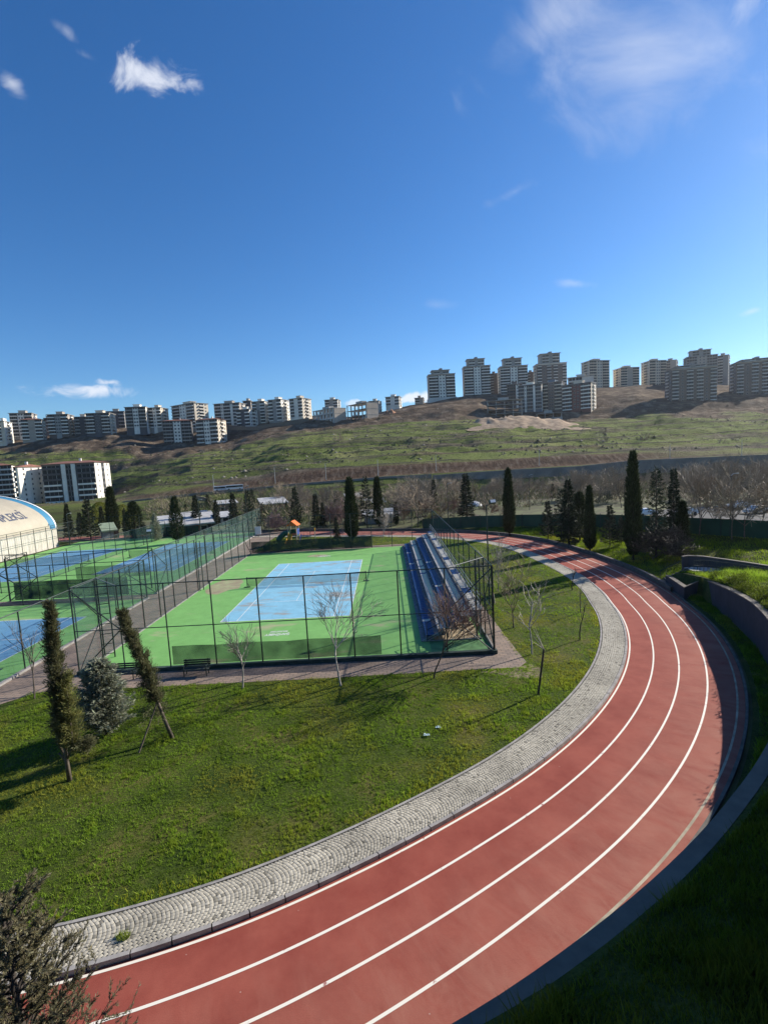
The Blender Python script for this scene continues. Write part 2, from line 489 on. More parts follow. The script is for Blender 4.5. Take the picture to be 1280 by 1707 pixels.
# ---- sett path: thousands of small stones laid in fans
def sett_path():
    rng = np.random.default_rng(5)
    W0, W1 = -1.66, -.28
    width = W1-W0
    total = SL[-1]
    V = []; F = []; C = []
    base = []
    # segmental arcs: each arc row spans the path; its offset along the path follows a bow
    row = .124; s = 14.0; s_end = 165.; ncol = 12; sag = .36
    cells = []
    while s < s_end:
        for c in range(ncol):
            t = (c+.5+rng.normal(0, .03))/ncol
            cells.append((s+sag*(1-(2*t-1)**2)+rng.normal(0, .004), W0+t*width, math.atan(-4*sag*(2*t-1)/width)))
        s += row
    cells = np.array(cells)
    ii = np.clip(cells[:, 0]/.35, 0, len(PATH)-2)
    k = ii.astype(int); f = (ii-k)[:, None]
    pc = PATH[k]*(1-f)+PATH[k+1]*f; nn = NRM[k]*(1-f)+NRM[k+1]*f; tt = TAN[k]*(1-f)+TAN[k+1]*f
    p = pc+nn*cells[:, 1:2]
    n = len(p); th = cells[:, 2]
    hx = .5*.90*width/ncol/np.cos(th)*(1+rng.normal(0, .05, n)); hy = .5*.90*row*np.cos(th)*(1+rng.normal(0, .05, n))
    ang = th+rng.normal(0, .05, n)
    ca, sa = np.cos(ang)[:, None], np.sin(ang)[:, None]
    ax = nn*ca+tt*sa; ay = -nn*sa+tt*ca
    z = .124+rng.normal(0, .0015, n)
    corners = []
    for inset, zz in ((0, -.03), (0, .0), (.003, .002)):
        for sx, sy in ((-1, -1), (1, -1), (1, 1), (-1, 1)):
            q = p+ax*(sx*(hx-inset))[:, None]+ay*(sy*(hy-inset))[:, None]
            corners.append(np.c_[q, z+zz])
    V = np.stack(corners, 1).reshape(-1, 3)
    b = (np.arange(n)*12)[:, None]
    F = []
    for r0 in (0, 4):
        for e in range(4):
            F.append(b+np.array([[r0+e, r0+(e+1) % 4, r0+4+(e+1) % 4, r0+4+e]]))
    F.append(b+np.array([[8, 9, 10, 11]]))
    F = np.concatenate(F)
    tone = .78+.26*rng.random(n)
    dark = rng.random(n) < .05; tone[dark] *= .5
    patch = fbm(p[:, 0]*.7, p[:, 1]*.7, 3); tone *= .70+.6*patch
    col = np.c_[tone*1.0, tone*.985, tone*.94]
    return np_mesh('sett_path', V, F, leafmat('granite_setts', (.43, .40, .335), 0., .8), col=np.repeat(col, 12, axis=0))
kind(link('sett_path', sett_path()), 'structure')
M_JOINT = mat('sett_joint_sand', (.075, .07, .055), .95, .5, 1.6, 0, col2=(.12, .11, .08))
kind(link('sett_bed', strip('sett_bed', -1.72, -.26, .117, M_JOINT)), 'structure')
mb = MB(); ribbon(mb, -1.80, -1.70, -.05, .135); kind(mb.build('lawn_edging', M_KERB), 'structure')

# ---- near ground model (behind the outer kerb)
thR = np.degrees(np.arctan2(off(5.9)[:, 1]-CY, off(5.9)[:, 0]-CX)); rO = np.hypot(off(5.9)[:, 0]-CX, off(5.9)[:, 1]-CY)
order = np.argsort(thR); thS, rS = thR[order], rO[order]
def outer_r(a): return np.interp(a, thS, rS)
def wall_h(a): return np.interp(a, [-60, -38, -22, -8, -3, 1], [3., 3., 2.65, 1.75, 1.2, .3])
WALL_R = 43.6
def zn(x, y):
    """height of the banks outside the track"""
    x = np.asarray(x, float); y = np.asarray(y, float)
    r = np.hypot(x-CX, y-CY); a = np.degrees(np.arctan2(y-CY, x-CX))
    sl = np.interp(a, [-150, -45, -25, -8, 0], [.52, .52, .20, .05, .03])
    zb = np.where(r > WALL_R+.2, wall_h(a)-.04+sl*np.clip(r-WALL_R-.35, 0, 14), .05)
    d = np.clip(r-outer_r(a), 0, 100)
    zp = np.minimum(2.2, .14*d)
    t = np.clip((a+3)/4.5, 0, 1); t = t*t*(3-2*t)
    return zb*(1-t)+zp*t
def G(px, py, lift=0.):
    """ground point under a photo pixel on the near site"""
    z = 0.
    for _ in range(14):
        p = on_plane(px, py, z)
        d = dist_path(np.array([p[0]]), np.array([p[1]]))[0]
        zz = float(zn(p[0], p[1])) if d > 5.8 else (.1 if d < -.2 else 0.)
        z = z*.4+zz*.6
    p = on_plane(px, py, z)
    return np.array([p[0], p[1], z+lift])
# big flat base
M_SOIL = mat('dry_soil', (.13, .10, .065), .95, .35, .25, .3, 8, col2=(.13, .15, .055))
k = 60
def sheet(name, x0, x1, y0, y1, z, m, nx=1, ny=1):
    xs = np.linspace(x0, x1, nx+1); ys = np.linspace(y0, y1, ny+1); X, Y = np.meshgrid(xs, ys)
    i = np.arange(nx); j = np.arange(ny); I, J = np.meshgrid(i, j); a = (J*(nx+1)+I).ravel()
    return np_mesh(name, np.c_[X.ravel(), Y.ravel(), np.full(X.size, z)], np.c_[a, a+1, a+nx+2, a+nx+1], m)
kind(link('ground', sheet('ground', -420, 420, -220, 96, -.06, M_SOIL)), 'structure')

# ---- lawn sheet inside the bend
def grass_material(name, c1, c2, c3, scale=.35):
    m, nt, b = newmat(name); N = nt.nodes; L = nt.links
    tc = N.new('ShaderNodeTexCoord'); o = tc.outputs['Object']
    n1 = N.new('ShaderNodeTexNoise'); n1.inputs['Scale'].default_value = scale; n1.inputs['Detail'].default_value = 6; n1.inputs['Roughness'].default_value = .65; L.new(o, n1.inputs['Vector'])
    n2 = N.new('ShaderNodeTexNoise'); n2.inputs['Scale'].default_value = 9; n2.inputs['Detail'].default_value = 6; n2.inputs['Roughness'].default_value = .75; L.new(o, n2.inputs['Vector'])
    r1 = N.new('ShaderNodeValToRGB'); e = r1.color_ramp.elements
    e[0].position = .36; e[0].color = (*c1, 1); e[1].position = .70; e[1].color = (*c3, 1)
    q = e.new(.5); q.color = (*c2, 1)
    L.new(n1.outputs['Fac'], r1.inputs['Fac'])
    r2 = N.new('ShaderNodeValToRGB'); r2.color_ramp.elements[0].position = .35; r2.color_ramp.elements[0].color = (.45, .45, .45, 1)
    r2.color_ramp.elements[1].position = .62; r2.color_ramp.elements[1].color = (1.25, 1.25, 1.2, 1); L.new(n2.outputs['Fac'], r2.inputs['Fac'])
    mx = N.new('ShaderNodeMix'); mx.data_type = 'RGBA'; mx.blend_type = 'MULTIPLY'; mx.inputs[0].default_value = .8
    L.new(r1.outputs[0], mx.inputs[6]); L.new(r2.outputs[0], mx.inputs[7]); L.new(mx.outputs[2], b.inputs['Base Color'])
    b.inputs['Roughness'].default_value = .9; b.inputs['Specular IOR Level'].default_value = .1
    bp = N.new('ShaderNodeBump'); bp.inputs['Strength'].default_value = .9; bp.inputs['Distance'].default_value = .08
    L.new(n2.outputs['Fac'], bp.inputs['Height']); L.new(bp.outputs[0], b.inputs['Normal'])
    return m
M_LAWN = grass_material('lawn_turf', (.036, .060, .009), (.066, .092, .015), (.14, .12, .038))
M_BANK = grass_material('bank_turf', (.035, .052, .012), (.065, .085, .02), (.11, .10, .032), .5)
inner = off(-1.8)
poly = [tuple(p) for p in inner[::4]]
poly = [p for p in poly if p[0] > -58]
poly = [(-58, -34)] + poly + [(-58, 60)]
mbl = MB(); mbl.prism(poly, -.055, .10); kind(mbl.build('lawn', M_LAWN), 'structure')

# ---- banks outside the track: polar sheet
def fence_y(x): return np.interp(x, [20, 29, 44, 51, 56, 60, 75], [48.5, 47.5, 43.5, 36, 29.5, 24.5, 8])
def bank_mesh():
    an = np.radians(np.concatenate([np.arange(-150, 64, .75)])); rr = np.concatenate([np.linspace(0, 1.3, 5), [1.5], np.linspace(1.62, 6, 16), np.linspace(6.6, 30, 30), [32.5, 34, 60]])
    A, T = np.meshgrid(an, rr, indexing='ij'); Rr = outer_r(np.degrees(A))+T
    X = CX+Rr*np.cos(A); Y = CY+Rr*np.sin(A); Z = zn(X, Y)
    Z += np.where(T > 1.9, (fbm(X*.6, Y*.6)-.5)*.35, 0)+np.where(T <= 1.31, (fbm(X*1.5, Y*1.5)-.4)*.12, 0)
    Z = np.where((T > 27.5) | ((X > 25) & (Y > 0) & (Y > fence_y(X)+.8)), -.6, Z); Z = np.where(T < .01, -.02, Z)
    # keep below the wall foot ring
    n, m_ = A.shape; i = np.arange(n-1); j = np.arange(m_-1); I, J = np.meshgrid(i, j, indexing='ij'); a = (I*m_+J).ravel()
    return np_mesh('grass_bank', np.c_[X.ravel(), Y.ravel(), Z.ravel()], np.c_[a, a+1, a+m_+1, a+m_][:, ::-1], M_BANK, smooth=True)
kind(link('grass_bank', bank_mesh()), 'structure')

# ---- blades of grass (nobody could count them)
def blades(name, x, y, z, h, w, m, tint=None, seed=1):
    rng = np.random.default_rng(seed); n = len(x)
    a = rng.random(n)*2*PI; lean = rng.normal(0, .35, (n, 2))
    hx = np.cos(a)*w/2; hy = np.sin(a)*w/2; hh = h*(.6+.8*rng.random(n))
    v = np.stack([np.c_[x-hx, y-hy, z], np.c_[x+hx, y+hy, z], np.c_[x+lean[:, 0]*hh, y+lean[:, 1]*hh, z+hh]], 1).reshape(-1, 3)
    c = tint*(.7+.6*rng.random((n, 1)))
    return np_mesh(name, v, np.arange(3*n).reshape(-1, 3), m, col=np.repeat(np.clip(c, 0, 1.6), 3, axis=0))
M_BLADE = leafmat('grass_blades', (.22, .285, .034), .5, .6)
def lawn_points(n, x0, x1, y0, y1, seed):
    rng = np.random.default_rng(seed)
    x = rng.uniform(x0, x1, n); y = rng.uniform(y0, y1, n)
    d = dist_path(x, y, 4)
    k = (d < -1.78)
    k &= ~((y > -11.9) & (y < 34.6) & (x > -10.2) & (x < 22.3))
    k &= ~((x < -7.7+0*y) & (y > -21.5-(x+8)*1.5))
    k &= ~((y > 34.0) & (x < -6))
    return x[k], y[k]
def tint_of(x, y):
    f = fbm(x*.28+5, y*.28, 4)[:, None]; g = fbm(x*1.3, y*1.3, 3)[:, None]
    green = np.array([[.85, 1.02, .8]]); dry = np.array([[1.35, 1.08, 1.25]]); yel = np.array([[1.4, 1.3, .8]])
    t = np.clip((f-.52)*5, 0, 1); c = green*(.6+.8*fbm(x*.9+3, y*.9, 3)[:, None])*(1-t)+dry*t
    t2 = np.clip((g-.66)*7, 0, 1)*.5; c = c*(1-t2)+yel*t2
    return c*(.75+.5*fbm(x*2.6+9, y*2.6, 2)[:, None])
xs, ys = [], []
for (n, x0, x1, y0, y1, sd_) in ((62000, -12, 26, -30, -11.5, 1), (26000, 21, 33.5, -17, 36, 2), (7000, -6, 22, 34.5, 47, 3)):
    a, b_ = lawn_points(n, x0, x1, y0, y1, sd_); xs.append(a); ys.append(b_)
xs = np.concatenate(xs); ys = np.concatenate(ys)
tuft_h = .042+.085*np.clip((fbm(xs*1.3, ys*1.3, 3)-.36)*2.2, 0, 1.2)*(.5+RNG.random(len(xs)))
tt_ = tint_of(xs, ys)*(.75+.5*RNG.random((len(xs), 1)))
kb = 6
xs = np.repeat(xs, kb)+RNG.normal(0, .035, len(xs)*kb); ys = np.repeat(ys, kb)+RNG.normal(0, .035, len(ys)*kb)
okk = dist_path(xs, ys, 4) < -1.80; xs, ys = xs[okk], ys[okk]
kind(link('lawn_grass', blades('lawn_grass', xs, ys, np.full(len(xs), .095), np.repeat(tuft_h, kb)[okk], .026, M_BLADE, np.repeat(tt_, kb, 0)[okk])), 'stuff')
# yellow-green weeds along the edging
rng = np.random.default_rng(8)
ii = rng.integers(30, 420, 9000); dd = -1.85-np.abs(rng.normal(0, .28, 9000)); p = PATH[ii]+NRM[ii]*dd[:, None]+TAN[ii]*rng.uniform(-.2, .2, (9000, 1))
keep = fbm(p[:, 0]*.8, p[:, 1]*.8, 3) > .47; p = p[keep]
tw = np.array([[1.9, 1.45, .9]])*(.5+.8*fbm(p[:, 0]*2, p[:, 1]*2, 2)[:, None])
kind(link('edge_weeds', blades('edge_weeds', p[:, 0], p[:, 1], np.full(len(p), .095), np.full(len(p), .13), .03, M_BLADE, tw, 4)), 'stuff')
# taller grass and ivy on the banks
def polar_pts(n, a0, a1, t0, t1, seed, power=1.):
    rng = np.random.default_rng(seed); a = rng.uniform(a0, a1, n); t = t0+(t1-t0)*rng.random(n)**power
    r = outer_r(a)+t; return CX+r*np.cos(np.radians(a)), CY+r*np.sin(np.radians(a))
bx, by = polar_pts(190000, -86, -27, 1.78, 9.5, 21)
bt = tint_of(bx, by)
kind(link('bank_grass', blades('bank_grass', bx, by, zn(bx, by)-.02, .13+.28*np.clip((fbm(bx*.9, by*.9, 3)-.35)*2, 0, 1.4), .035, M_BLADE, bt*np.array([[.55, .50, .42]]), 5)), 'stuff')  # blade tint darkened to deepen the shade on this bank
bx, by = polar_pts(80000, -1, 48, .25, 26, 22, 1.3); kk = by < fence_y(bx); bx, by = bx[kk], by[kk]
kind(link('bank_grass', blades('bank_grass', bx, by, zn(bx, by)-.05, .16+.30*np.clip((fbm(bx*.5, by*.5, 3)-.4)*2.5, 0, 1.4), .06, M_BLADE, tint_of(bx, by)*np.array([[1.1, 1.0, .8]]), 6)), 'stuff')
bx, by = polar_pts(30000, -27, -1, 1.75, 12, 24, 1.3)
kind(link('bank_grass', blades('bank_grass', bx, by, zn(bx, by)-.05, .18+.45*np.clip((fbm(bx*.7, by*.7, 3)-.4)*2.5, 0, 1.4), .05, M_BLADE, tint_of(bx, by)*np.array([[1.2, 1.15, 1.1]]), 9)), 'stuff')
bx, by = polar_pts(26000, -72, -5, .25, 1.5, 23)
kind(link('ditch_weeds', blades('ditch_weeds', bx, by, np.full(len(bx), .03), .10+.25*np.clip((fbm(bx*.9, by*.9, 3)-.4)*2.5, 0, 1.4), .05, M_BLADE, tint_of(bx, by)*np.array([[.8, .85, .8]]), 7)), 'stuff')

# leafy undergrowth along the top of the retaining wall
def wall_growth():
    rng = np.random.default_rng(31); n = 420; a = rng.uniform(-47, -9, n); t = 1.95+1.3*rng.random(n)**1.5
    r = np.maximum(outer_r(a), 42.2)+t-.15; x = CX+r*np.cos(np.radians(a)); y = CY+r*np.sin(np.radians(a)); z = zn(x, y)
    h = .25+.75*np.clip((fbm(x*.8, y*.8, 3)-.38)*3, 0, 1); k = 46
    P = np.stack([np.repeat(x, k)+rng.normal(0, .2, n*k), np.repeat(y, k)+rng.normal(0, .2, n*k), np.repeat(z, k)+rng.random(n*k)*np.repeat(h, k)], 1)
    D = rng.normal(0, .6, (n*k, 3)); D[:, 2] += .9; D /= np.linalg.norm(D, axis=1)[:, None]
    S = np.cross(D, rng.normal(size=(n*k, 3))); S /= np.linalg.norm(S, axis=1)[:, None]; L_ = .16*(.5+rng.random((n*k, 1))); w = .022
    v = np.stack([P, P+D*L_*.5+S*w, P+D*L_, P+D*L_*.5-S*w], 1).reshape(-1, 3)
    c = np.repeat(np.array([[.4, .42, .42]])*(.5+.9*rng.random((n*k, 1))), 4, 0)
    kind(link('bank_undergrowth', np_mesh('bank_undergrowth', v, np.arange(4*n*k).reshape(-1, 4), M_BLADE, col=c)), 'stuff')
wall_growth()
# ================================================================== COURTS
def court_paint(name, c, worn, wear=.62, sc=.35):
    m, nt, b = newmat(name); N = nt.nodes; L = nt.links
    tc = N.new('ShaderNodeTexCoord'); o = tc.outputs['Object']
    n0 = N.new('ShaderNodeTexNoise'); n0.inputs['Scale'].default_value = .9; n0.inputs['Detail'].default_value = 8; n0.inputs['Roughness'].default_value = .7; L.new(o, n0.inputs['Vector'])
    r0 = N.new('ShaderNodeValToRGB'); r0.color_ramp.elements[0].position = .3; r0.color_ramp.elements[0].color = tuple(x*.86 for x in c)+(1,)
    r0.color_ramp.elements[1].position = .7; r0.color_ramp.elements[1].color = tuple(min(1, x*1.12) for x in c)+(1,); L.new(n0.outputs['Fac'], r0.inputs['Fac'])
    n1 = N.new('ShaderNodeTexNoise'); n1.inputs['Scale'].default_value = sc; n1.inputs['Detail'].default_value = 9; n1.inputs['Roughness'].default_value = .62
    mp = N.new('ShaderNodeMapping'); mp.inputs['Scale'].default_value = (.7, 1.6, 1); mp.inputs['Location'].default_value = (3.3, 1.7, 0); L.new(o, mp.inputs['Vector']); L.new(mp.outputs[0], n1.inputs['Vector'])
    r1 = N.new('ShaderNodeValToRGB'); r1.color_ramp.elements[0].position = wear; r1.color_ramp.elements[0].color = (0, 0, 0, 1)
    r1.color_ramp.elements[1].position = wear+.10; r1.color_ramp.elements[1].color = (.75, .75, .75, 1); L.new(n1.outputs['Fac'], r1.inputs['Fac'])
    mx = N.new('ShaderNodeMix'); mx.data_type = 'RGBA'; L.new(r1.outputs[0], mx.inputs[0]); L.new(r0.outputs[0], mx.inputs[6]); mx.inputs[7].default_value = (*worn, 1)
    L.new(mx.outputs[2], b.inputs['Base Color']); b.inputs['Roughness'].default_value = .75; b.inputs['Specular IOR Level'].default_value = .2
    return m
M_GREEN = court_paint('green_court_paint', (.19, .415, .12), (.42, .36, .24), .585, .22)
M_BLUE1 = court_paint('pale_blue_court_paint', (.235, .49, .63), (.33, .27, .21), .535, .34)
M_BLUE2 = court_paint('blue_court_paint', (.125, .29, .47), (.24, .30, .36), .64, .3)
M_WLINE = mat('court_line_paint', (.74, .75, .72), .6, .08, 2)
M_PAVE0 = None
def paver_material():
    m, nt, b = newmat('brown_pavers'); N = nt.nodes; L = nt.links
    tc = N.new('ShaderNodeTexCoord'); o = tc.outputs['Object']
    br = N.new('ShaderNodeTexBrick'); br.inputs['Scale'].default_value = 1.; br.inputs['Brick Width'].default_value = .5; br.inputs['Row Height'].default_value = .25
    br.inputs['Mortar Size'].default_value = .018; br.inputs['Color1'].default_value = (.27, .20, .16, 1); br.inputs['Color2'].default_value = (.21, .165, .14, 1); br.inputs['Mortar'].default_value = (.09, .08, .065, 1)
    L.new(o, br.inputs['Vector'])
    nz = N.new('ShaderNodeTexNoise'); nz.inputs['Scale'].default_value = .5; nz.inputs['Detail'].default_value = 8; nz.inputs['Roughness'].default_value = .7; L.new(o, nz.inputs['Vector'])
    rp = N.new('ShaderNodeValToRGB'); rp.color_ramp.elements[0].position = .3; rp.color_ramp.elements[0].color = (.7, .68, .66, 1); rp.color_ramp.elements[1].position = .7; rp.color_ramp.elements[1].color = (1.35, 1.3, 1.2, 1)
    L.new(nz.outputs['Fac'], rp.inputs['Fac'])
    mx = N.new('ShaderNodeMix'); mx.data_type = 'RGBA'; mx.blend_type = 'MULTIPLY'; mx.inputs[0].default_value = 1; L.new(br.outputs[0], mx.inputs[6]); L.new(rp.outputs[0], mx.inputs[7])
    L.new(mx.outputs[2], b.inputs['Base Color']); b.inputs['Roughness'].default_value = .9
    return m
M_PAVE = paver_material()
Z0 = .112
def flat(name, poly, z, m, k_='structure'):
    mb = MB(); mb.add([(x, y, z) for x, y in poly], [tuple(range(len(poly)))])
    return kind(mb.build(name, m), k_)
def rect(x0, x1, y0, y1): return [(x0, y0), (x1, y0), (x1, y1), (x0, y1)]
flat('paved_path', rect(-10.3, -5.95, -9.4, 58), Z0, M_PAVE)
flat('paved_path', [(-10.3, -24), (-9.4, -15.2), (-8.3, -13.2), (-7.2, -12.0), (10, -12.05), (20.4, -11.9), (21.9, -12.0), (22.6, -11.2), (22.5, -9.4), (-10.3, -9.4)], Z0, M_PAVE)
flat('paved_path', [(20.95, -9.4), (22.5, -9.4), (22.35, -4), (22.1, 5), (22.0, 34), (20.95, 34)], Z0, M_PAVE)
flat('paved_path', rect(-5.95, 20.95, 32.4, 34.2), Z0, M_PAVE)
flat('paved_path', rect(-62, -10.3, 9.2, 11.2), Z0, M_PAVE)
flat('paved_path', rect(-48, -10.3, 57.2, 60), Z0, M_PAVE)
M_CLAY = mat('bare_clay', (.36, .22, .12), .95, .3, 1.5, .3, 10)
flat('bare_earth', [(19.5, -12.3), (21.5, -12.06), (22.75, -11.5), (23.2, -12.2), (22.9, -13.4), (21.6, -13.5), (20.6, -12.7)], .106, mat('bare_earth', (.20, .155, .10), .95, .35, 2.5, .4, 12))
ZG, ZB, ZL = .118, .123, .128
flat('court_surface', rect(-5.95, 20.95, -9.4, 32.4), ZG, M_GREEN)
flat('court_surface', rect(-46.3, -10.3, 11.2, 57.2), ZG, M_GREEN)
flat('court_surface', rect(-26.4, -10.3, -26, 9.2), ZG, M_GREEN)
def court(x0, y0, mblue):
    flat('playing_area', rect(x0, x0+10.97, y0, y0+23.77), ZB, mblue)
    mb = MB()
    def ln(xa, xb, ya, yb): mb.add([(x0+xa, y0+ya, ZL), (x0+xb, y0+ya, ZL), (x0+xb, y0+yb, ZL), (x0+xa, y0+yb, ZL)], [(0, 1, 2, 3)])
    w = .06
    for x in (0, 10.97-w): ln(x, x+w, 0, 23.77)
    for y in (0, 23.77-.08): ln(w, 10.97-w, y, y+.08)
    for x in (1.37, 9.60-w): ln(x, x+w, .08, 23.69)
    for y in (5.485, 18.285-w): ln(1.37+w, 9.6-w, y, y+w)
    ln(5.46, 5.51, 5.485+w, 18.285-w)
    ln(5.46, 5.51, .08, .25); ln(5.46, 5.51, 23.5, 23.69)
    kind(mb.build('court_lines', M_WLINE), 'structure')
court(0, 0, M_BLUE1); court(-24.5, 23.2, M_BLUE2); court(-42.6, 21.6, M_BLUE2); court(-24.5, -19.9, M_BLUE2)
# worn tan patches where the paint is gone
M_WORN = mat('worn_paint', (.43, .34, .23), .9, .22, .9, 0, col2=(.35, .38, .2))
def blob(cx, cy, rx, ry, z, m, name='worn_patch', seed=0, n=22):
    rg = random.Random(seed); mb = MB()
    mb.add([(cx+rx*math.cos(2*PI*k/n)*rg.uniform(.65, 1.1), cy+ry*math.sin(2*PI*k/n)*rg.uniform(.65, 1.1), z) for k in range(n)], [tuple(range(n))])
    kind(mb.build(name, m), 'structure')
blob(-3.6, 13.2, 2.0, 3.6, ZB, M_WORN, seed=3)
blob(4.6, 28.2, 1.6, 1.0, ZB, M_WORN, seed=4)
# painted words, upside down as seen from here
def text_mesh(body, size, mats, extrude=0., align='CENTER'):
    cu = bpy.data.curves.new('lettering', 'FONT'); cu.body = body; cu.size = size; cu.align_x = align; cu.align_y = 'CENTER'; cu.extrude = extrude
    cu.offset = size*.018
    o = bpy.data.objects.new('lettering', cu); COL.objects.link(o)
    bpy.context.view_layer.update()
    dg = bpy.context.evaluated_depsgraph_get()
    me = bpy.data.meshes.new_from_object(o.evaluated_get(dg))
    bpy.data.objects.remove(o); bpy.data.curves.remove(cu)
    me.materials.clear()
    me.materials.append(mats)
    return me
for cx, cy in ((5.65, -3.55), (5.5, 27.6)):
    for body, s, dy in (('ŞAHİNBEY', .62, -.22), ('BELEDİYESİ', .42, .42)):
        o = link('court_lettering', text_mesh(body, s, M_WLINE)); o.location = (cx, cy+dy, ZL); o.rotation_euler = (0, 0, PI)
        o.scale = (.62, 1, 1); kind(o, 'structure')

# ---- kerbs of the courts
M_PLINTH = mat('dark_green_plinth', (.035, .06, .05), .8, .2, 2)
def kerb(name, x0, x1, y0, y1, z1, m): 
    mb = MB(); mb.box(x0, x1, y0, y1, -.05, z1); return kind(mb.build(name, m), 'structure')
kerb('court_kerb', -6.1, 21.15, -9.75, -9.45, .36, M_PLINTH)
kerb('court_kerb', 20.96, 21.14, -9.45, 32.5, .24, M_KERB)
kerb('court_kerb', -6.10, -5.95, -9.45, 32.5, .15, M_KERB)
kerb('court_kerb', -10.55, -10.28, -26, 9.3, .26, M_KERB)
kerb('court_kerb', -10.55, -10.28, 11.1, 57.3, .26, M_KERB)

# ================================================================== FENCES
M_STEEL = mat('dark_green_steel', (.022, .035, .032), .45, .2, 4, spec=.4)
M_STEELG = mat('galvanised_steel', (.42, .44, .44), .45, .15, 6, metal=.3)
M_NET = netmat('green_fence_net', (.03, .085, .075), .36)
M_NETF = netmat('thin_wire_mesh', (.03, .05, .045), .05)
M_SCREEN = netmat('green_windscreen_cloth', (.02, .055, .038), .72)
M_SCREEND = netmat('dark_windscreen_cloth', (.012, .03, .026), .90)
def fence(label, p0, p1, h, n, net, group=None, rails=(1., .5, .02), screens=(), h1=None, brace=True, pr=.046, toplight=False, base=.12, skip_first=False):
    """posts, rails, net and windscreens from p0 to p1"""
    p0 = Vector((*p0, 0)); p1 = Vector((*p1, 0)); d = p1-p0; Ln = d.length; ang = math.atan2(d.y, d.x)
    h1 = h1 or h
    t = thing('court_fence', label, 'fence', (p0.x, p0.y, base), ang, group)
    hh = lambda s: h+(h1-h)*s/Ln
    for i in range(n+1):
        if i == 0 and skip_first: continue
        s = Ln*i/n; mb = MB(); mb.tube([(0, 0, 0), (0, 0, hh(s))], pr, 6); mb.build('post', M_STEEL, t, loc=(s, 0, 0))
    for k, f in enumerate(rails):
        mb = MB(); mb.tube([(0, 0, hh(0)*f+.02), (Ln, 0, hh(Ln)*f+.02)], .03 if k else .036, 6); mb.build('rail', M_STEELG if (k == 0 and toplight) else M_STEEL, t)
    if net is not None:
        mb = MB(); mb.add([(0, .06, .05), (Ln, .06, .05), (Ln, .06, hh(Ln)), (0, .06, hh(0))], [(0, 1, 2, 3)]); mb.build('net', net, t)
    for a, b_, z0, z1, m in screens:
        mb = MB(); nn = max(2, int((b_-a)/1.5)); rows = []
        for z in (z0, (z0+z1)/2, z1):
            rows.append([(a+(b_-a)*i/nn, .10+.035*math.sin(i*1.9+z), z+(.03*math.sin(i*2.3) if z == z1 else 0)) for i in range(nn+1)])
        mb.loft(rows); mb.build('windscreen', m, t)
    if brace:
        for a, b_ in ((Ln/n, 0), (Ln-Ln/n, Ln)):
            mb = MB(); mb.tube([(a, -.02, hh(a)*.5), (b_, -.02, .1 if False else hh(b_)*.98)], .04, 5); mb.build('brace', M_STEEL, t)
            mb = MB(); mb.tube([(a, -.02, hh(a)*.5), (b_, -.02, .1)], .04, 5); mb.build('brace', M_STEEL, t)
    return t
H1, H2 = 5.75, 5.2
fence('tall near side court fence of dark green posts with low windscreen', (-6.0, -9.6), (20.95, -9.6), H1, 9, M_NETF, screens=[(6.1, 19.7, .30, 1.55, M_SCREEN)])
fence('tall green netted fence behind the blue and white seats', (21.0, -9.6), (21.0, 32.4), H1, 14, netmat('seat_fence_net', (.02, .06, .055), .27), h1=H2)
fence('netted fence between the paved lane and the pale blue court', (-6.0, -9.6), (-6.0, 32.4), H1, 14, netmat('mid_fence_net', (.03, .085, .075), .20), h1=H2, rails=(1., .02))
fence('far court fence with dark windscreen below the yellow slide', (-6.0, 32.45), (21.0, 32.45), H2, 9, M_NETF, screens=[(.1, 18.0, .05, 1.75, M_SCREEND)], rails=(1., .02), brace=False)
for (x0, y0, x1, y1, z) in ((-6.0, -6.7, -3.0, -9.6, H1), (18.0, -9.6, 21.0, -6.7, H1)):
    mb = MB(); mb.tube([(0, 0, 0), (x1-x0, y1-y0, 0)], .03, 6)
    o = mb.build('corner_stay', mat('weathered_steel', (.2, .21, .2), .6), loc=(x0, y0, z+.12)); tag(o, 'pale steel stay across the top of the %s fence corner' % ('left near' if x0 < 0 else 'right near'), 'brace')
fence('green netted fence along the left side of the paved lane', (-10.42, 11.2), (-10.42, 57.2), 4.7, 15, M_NET, rails=(1., .5, .02))
fence('fence with long green windscreens in front of the blue courts', (-26.0, 11.2), (-10.42, 11.2), 4.9, 5, M_NETF, screens=[(7.2, 15.0, 2.0, 3.3, netmat('upper_windscreen', (.02, .06, .045), .6)), (.4, 12.6, .1, 2.0, M_SCREEND)])
fence('fence along the paving in front of the far left blue court', (-46.3, 15.2), (-26.8, 15.2), 4.4, 6, M_NETF, rails=(1., .5, .02))
fence('short gate fence linking the two left courts', (-26.6, 15.2), (-26.1, 11.2), 4.6, 2, None, brace=False)
fence('divider fence between the two distant blue courts', (-29.2, 17), (-29.2, 56.8), 3.2, 13, netmat('divider_net', (.03, .085, .075), .16), rails=(1., .02), brace=False)
fence('back fence with dark green windscreen under the dark trees', (-46.3, 57.2), (-10.42, 57.2), 4.6, 12, M_NETF, screens=[(8.5, 23.5, .1, 1.9, M_SCREEND)], rails=(1., .5, .02), brace=False)
fence('netted fence of the nearest blue court by the paved lane', (-10.42, -26), (-10.42, 9.2), 4.1, 12, netmat('near_left_net', (.03, .085, .07), .16), rails=(1., .02), brace=False)
fence('wire fence with dark windscreen across the head of the nearest left court', (-26.4, 9.2), (-10.5, 9.2), 4.0, 5, M_NETF, rails=(1., .5, .02))
fence('mesh fence standing in front of the cream hall wall', (-46.6, 20), (-46.6, 57.2), 4.2, 12, M_NETF, rails=(1., .5, .02))
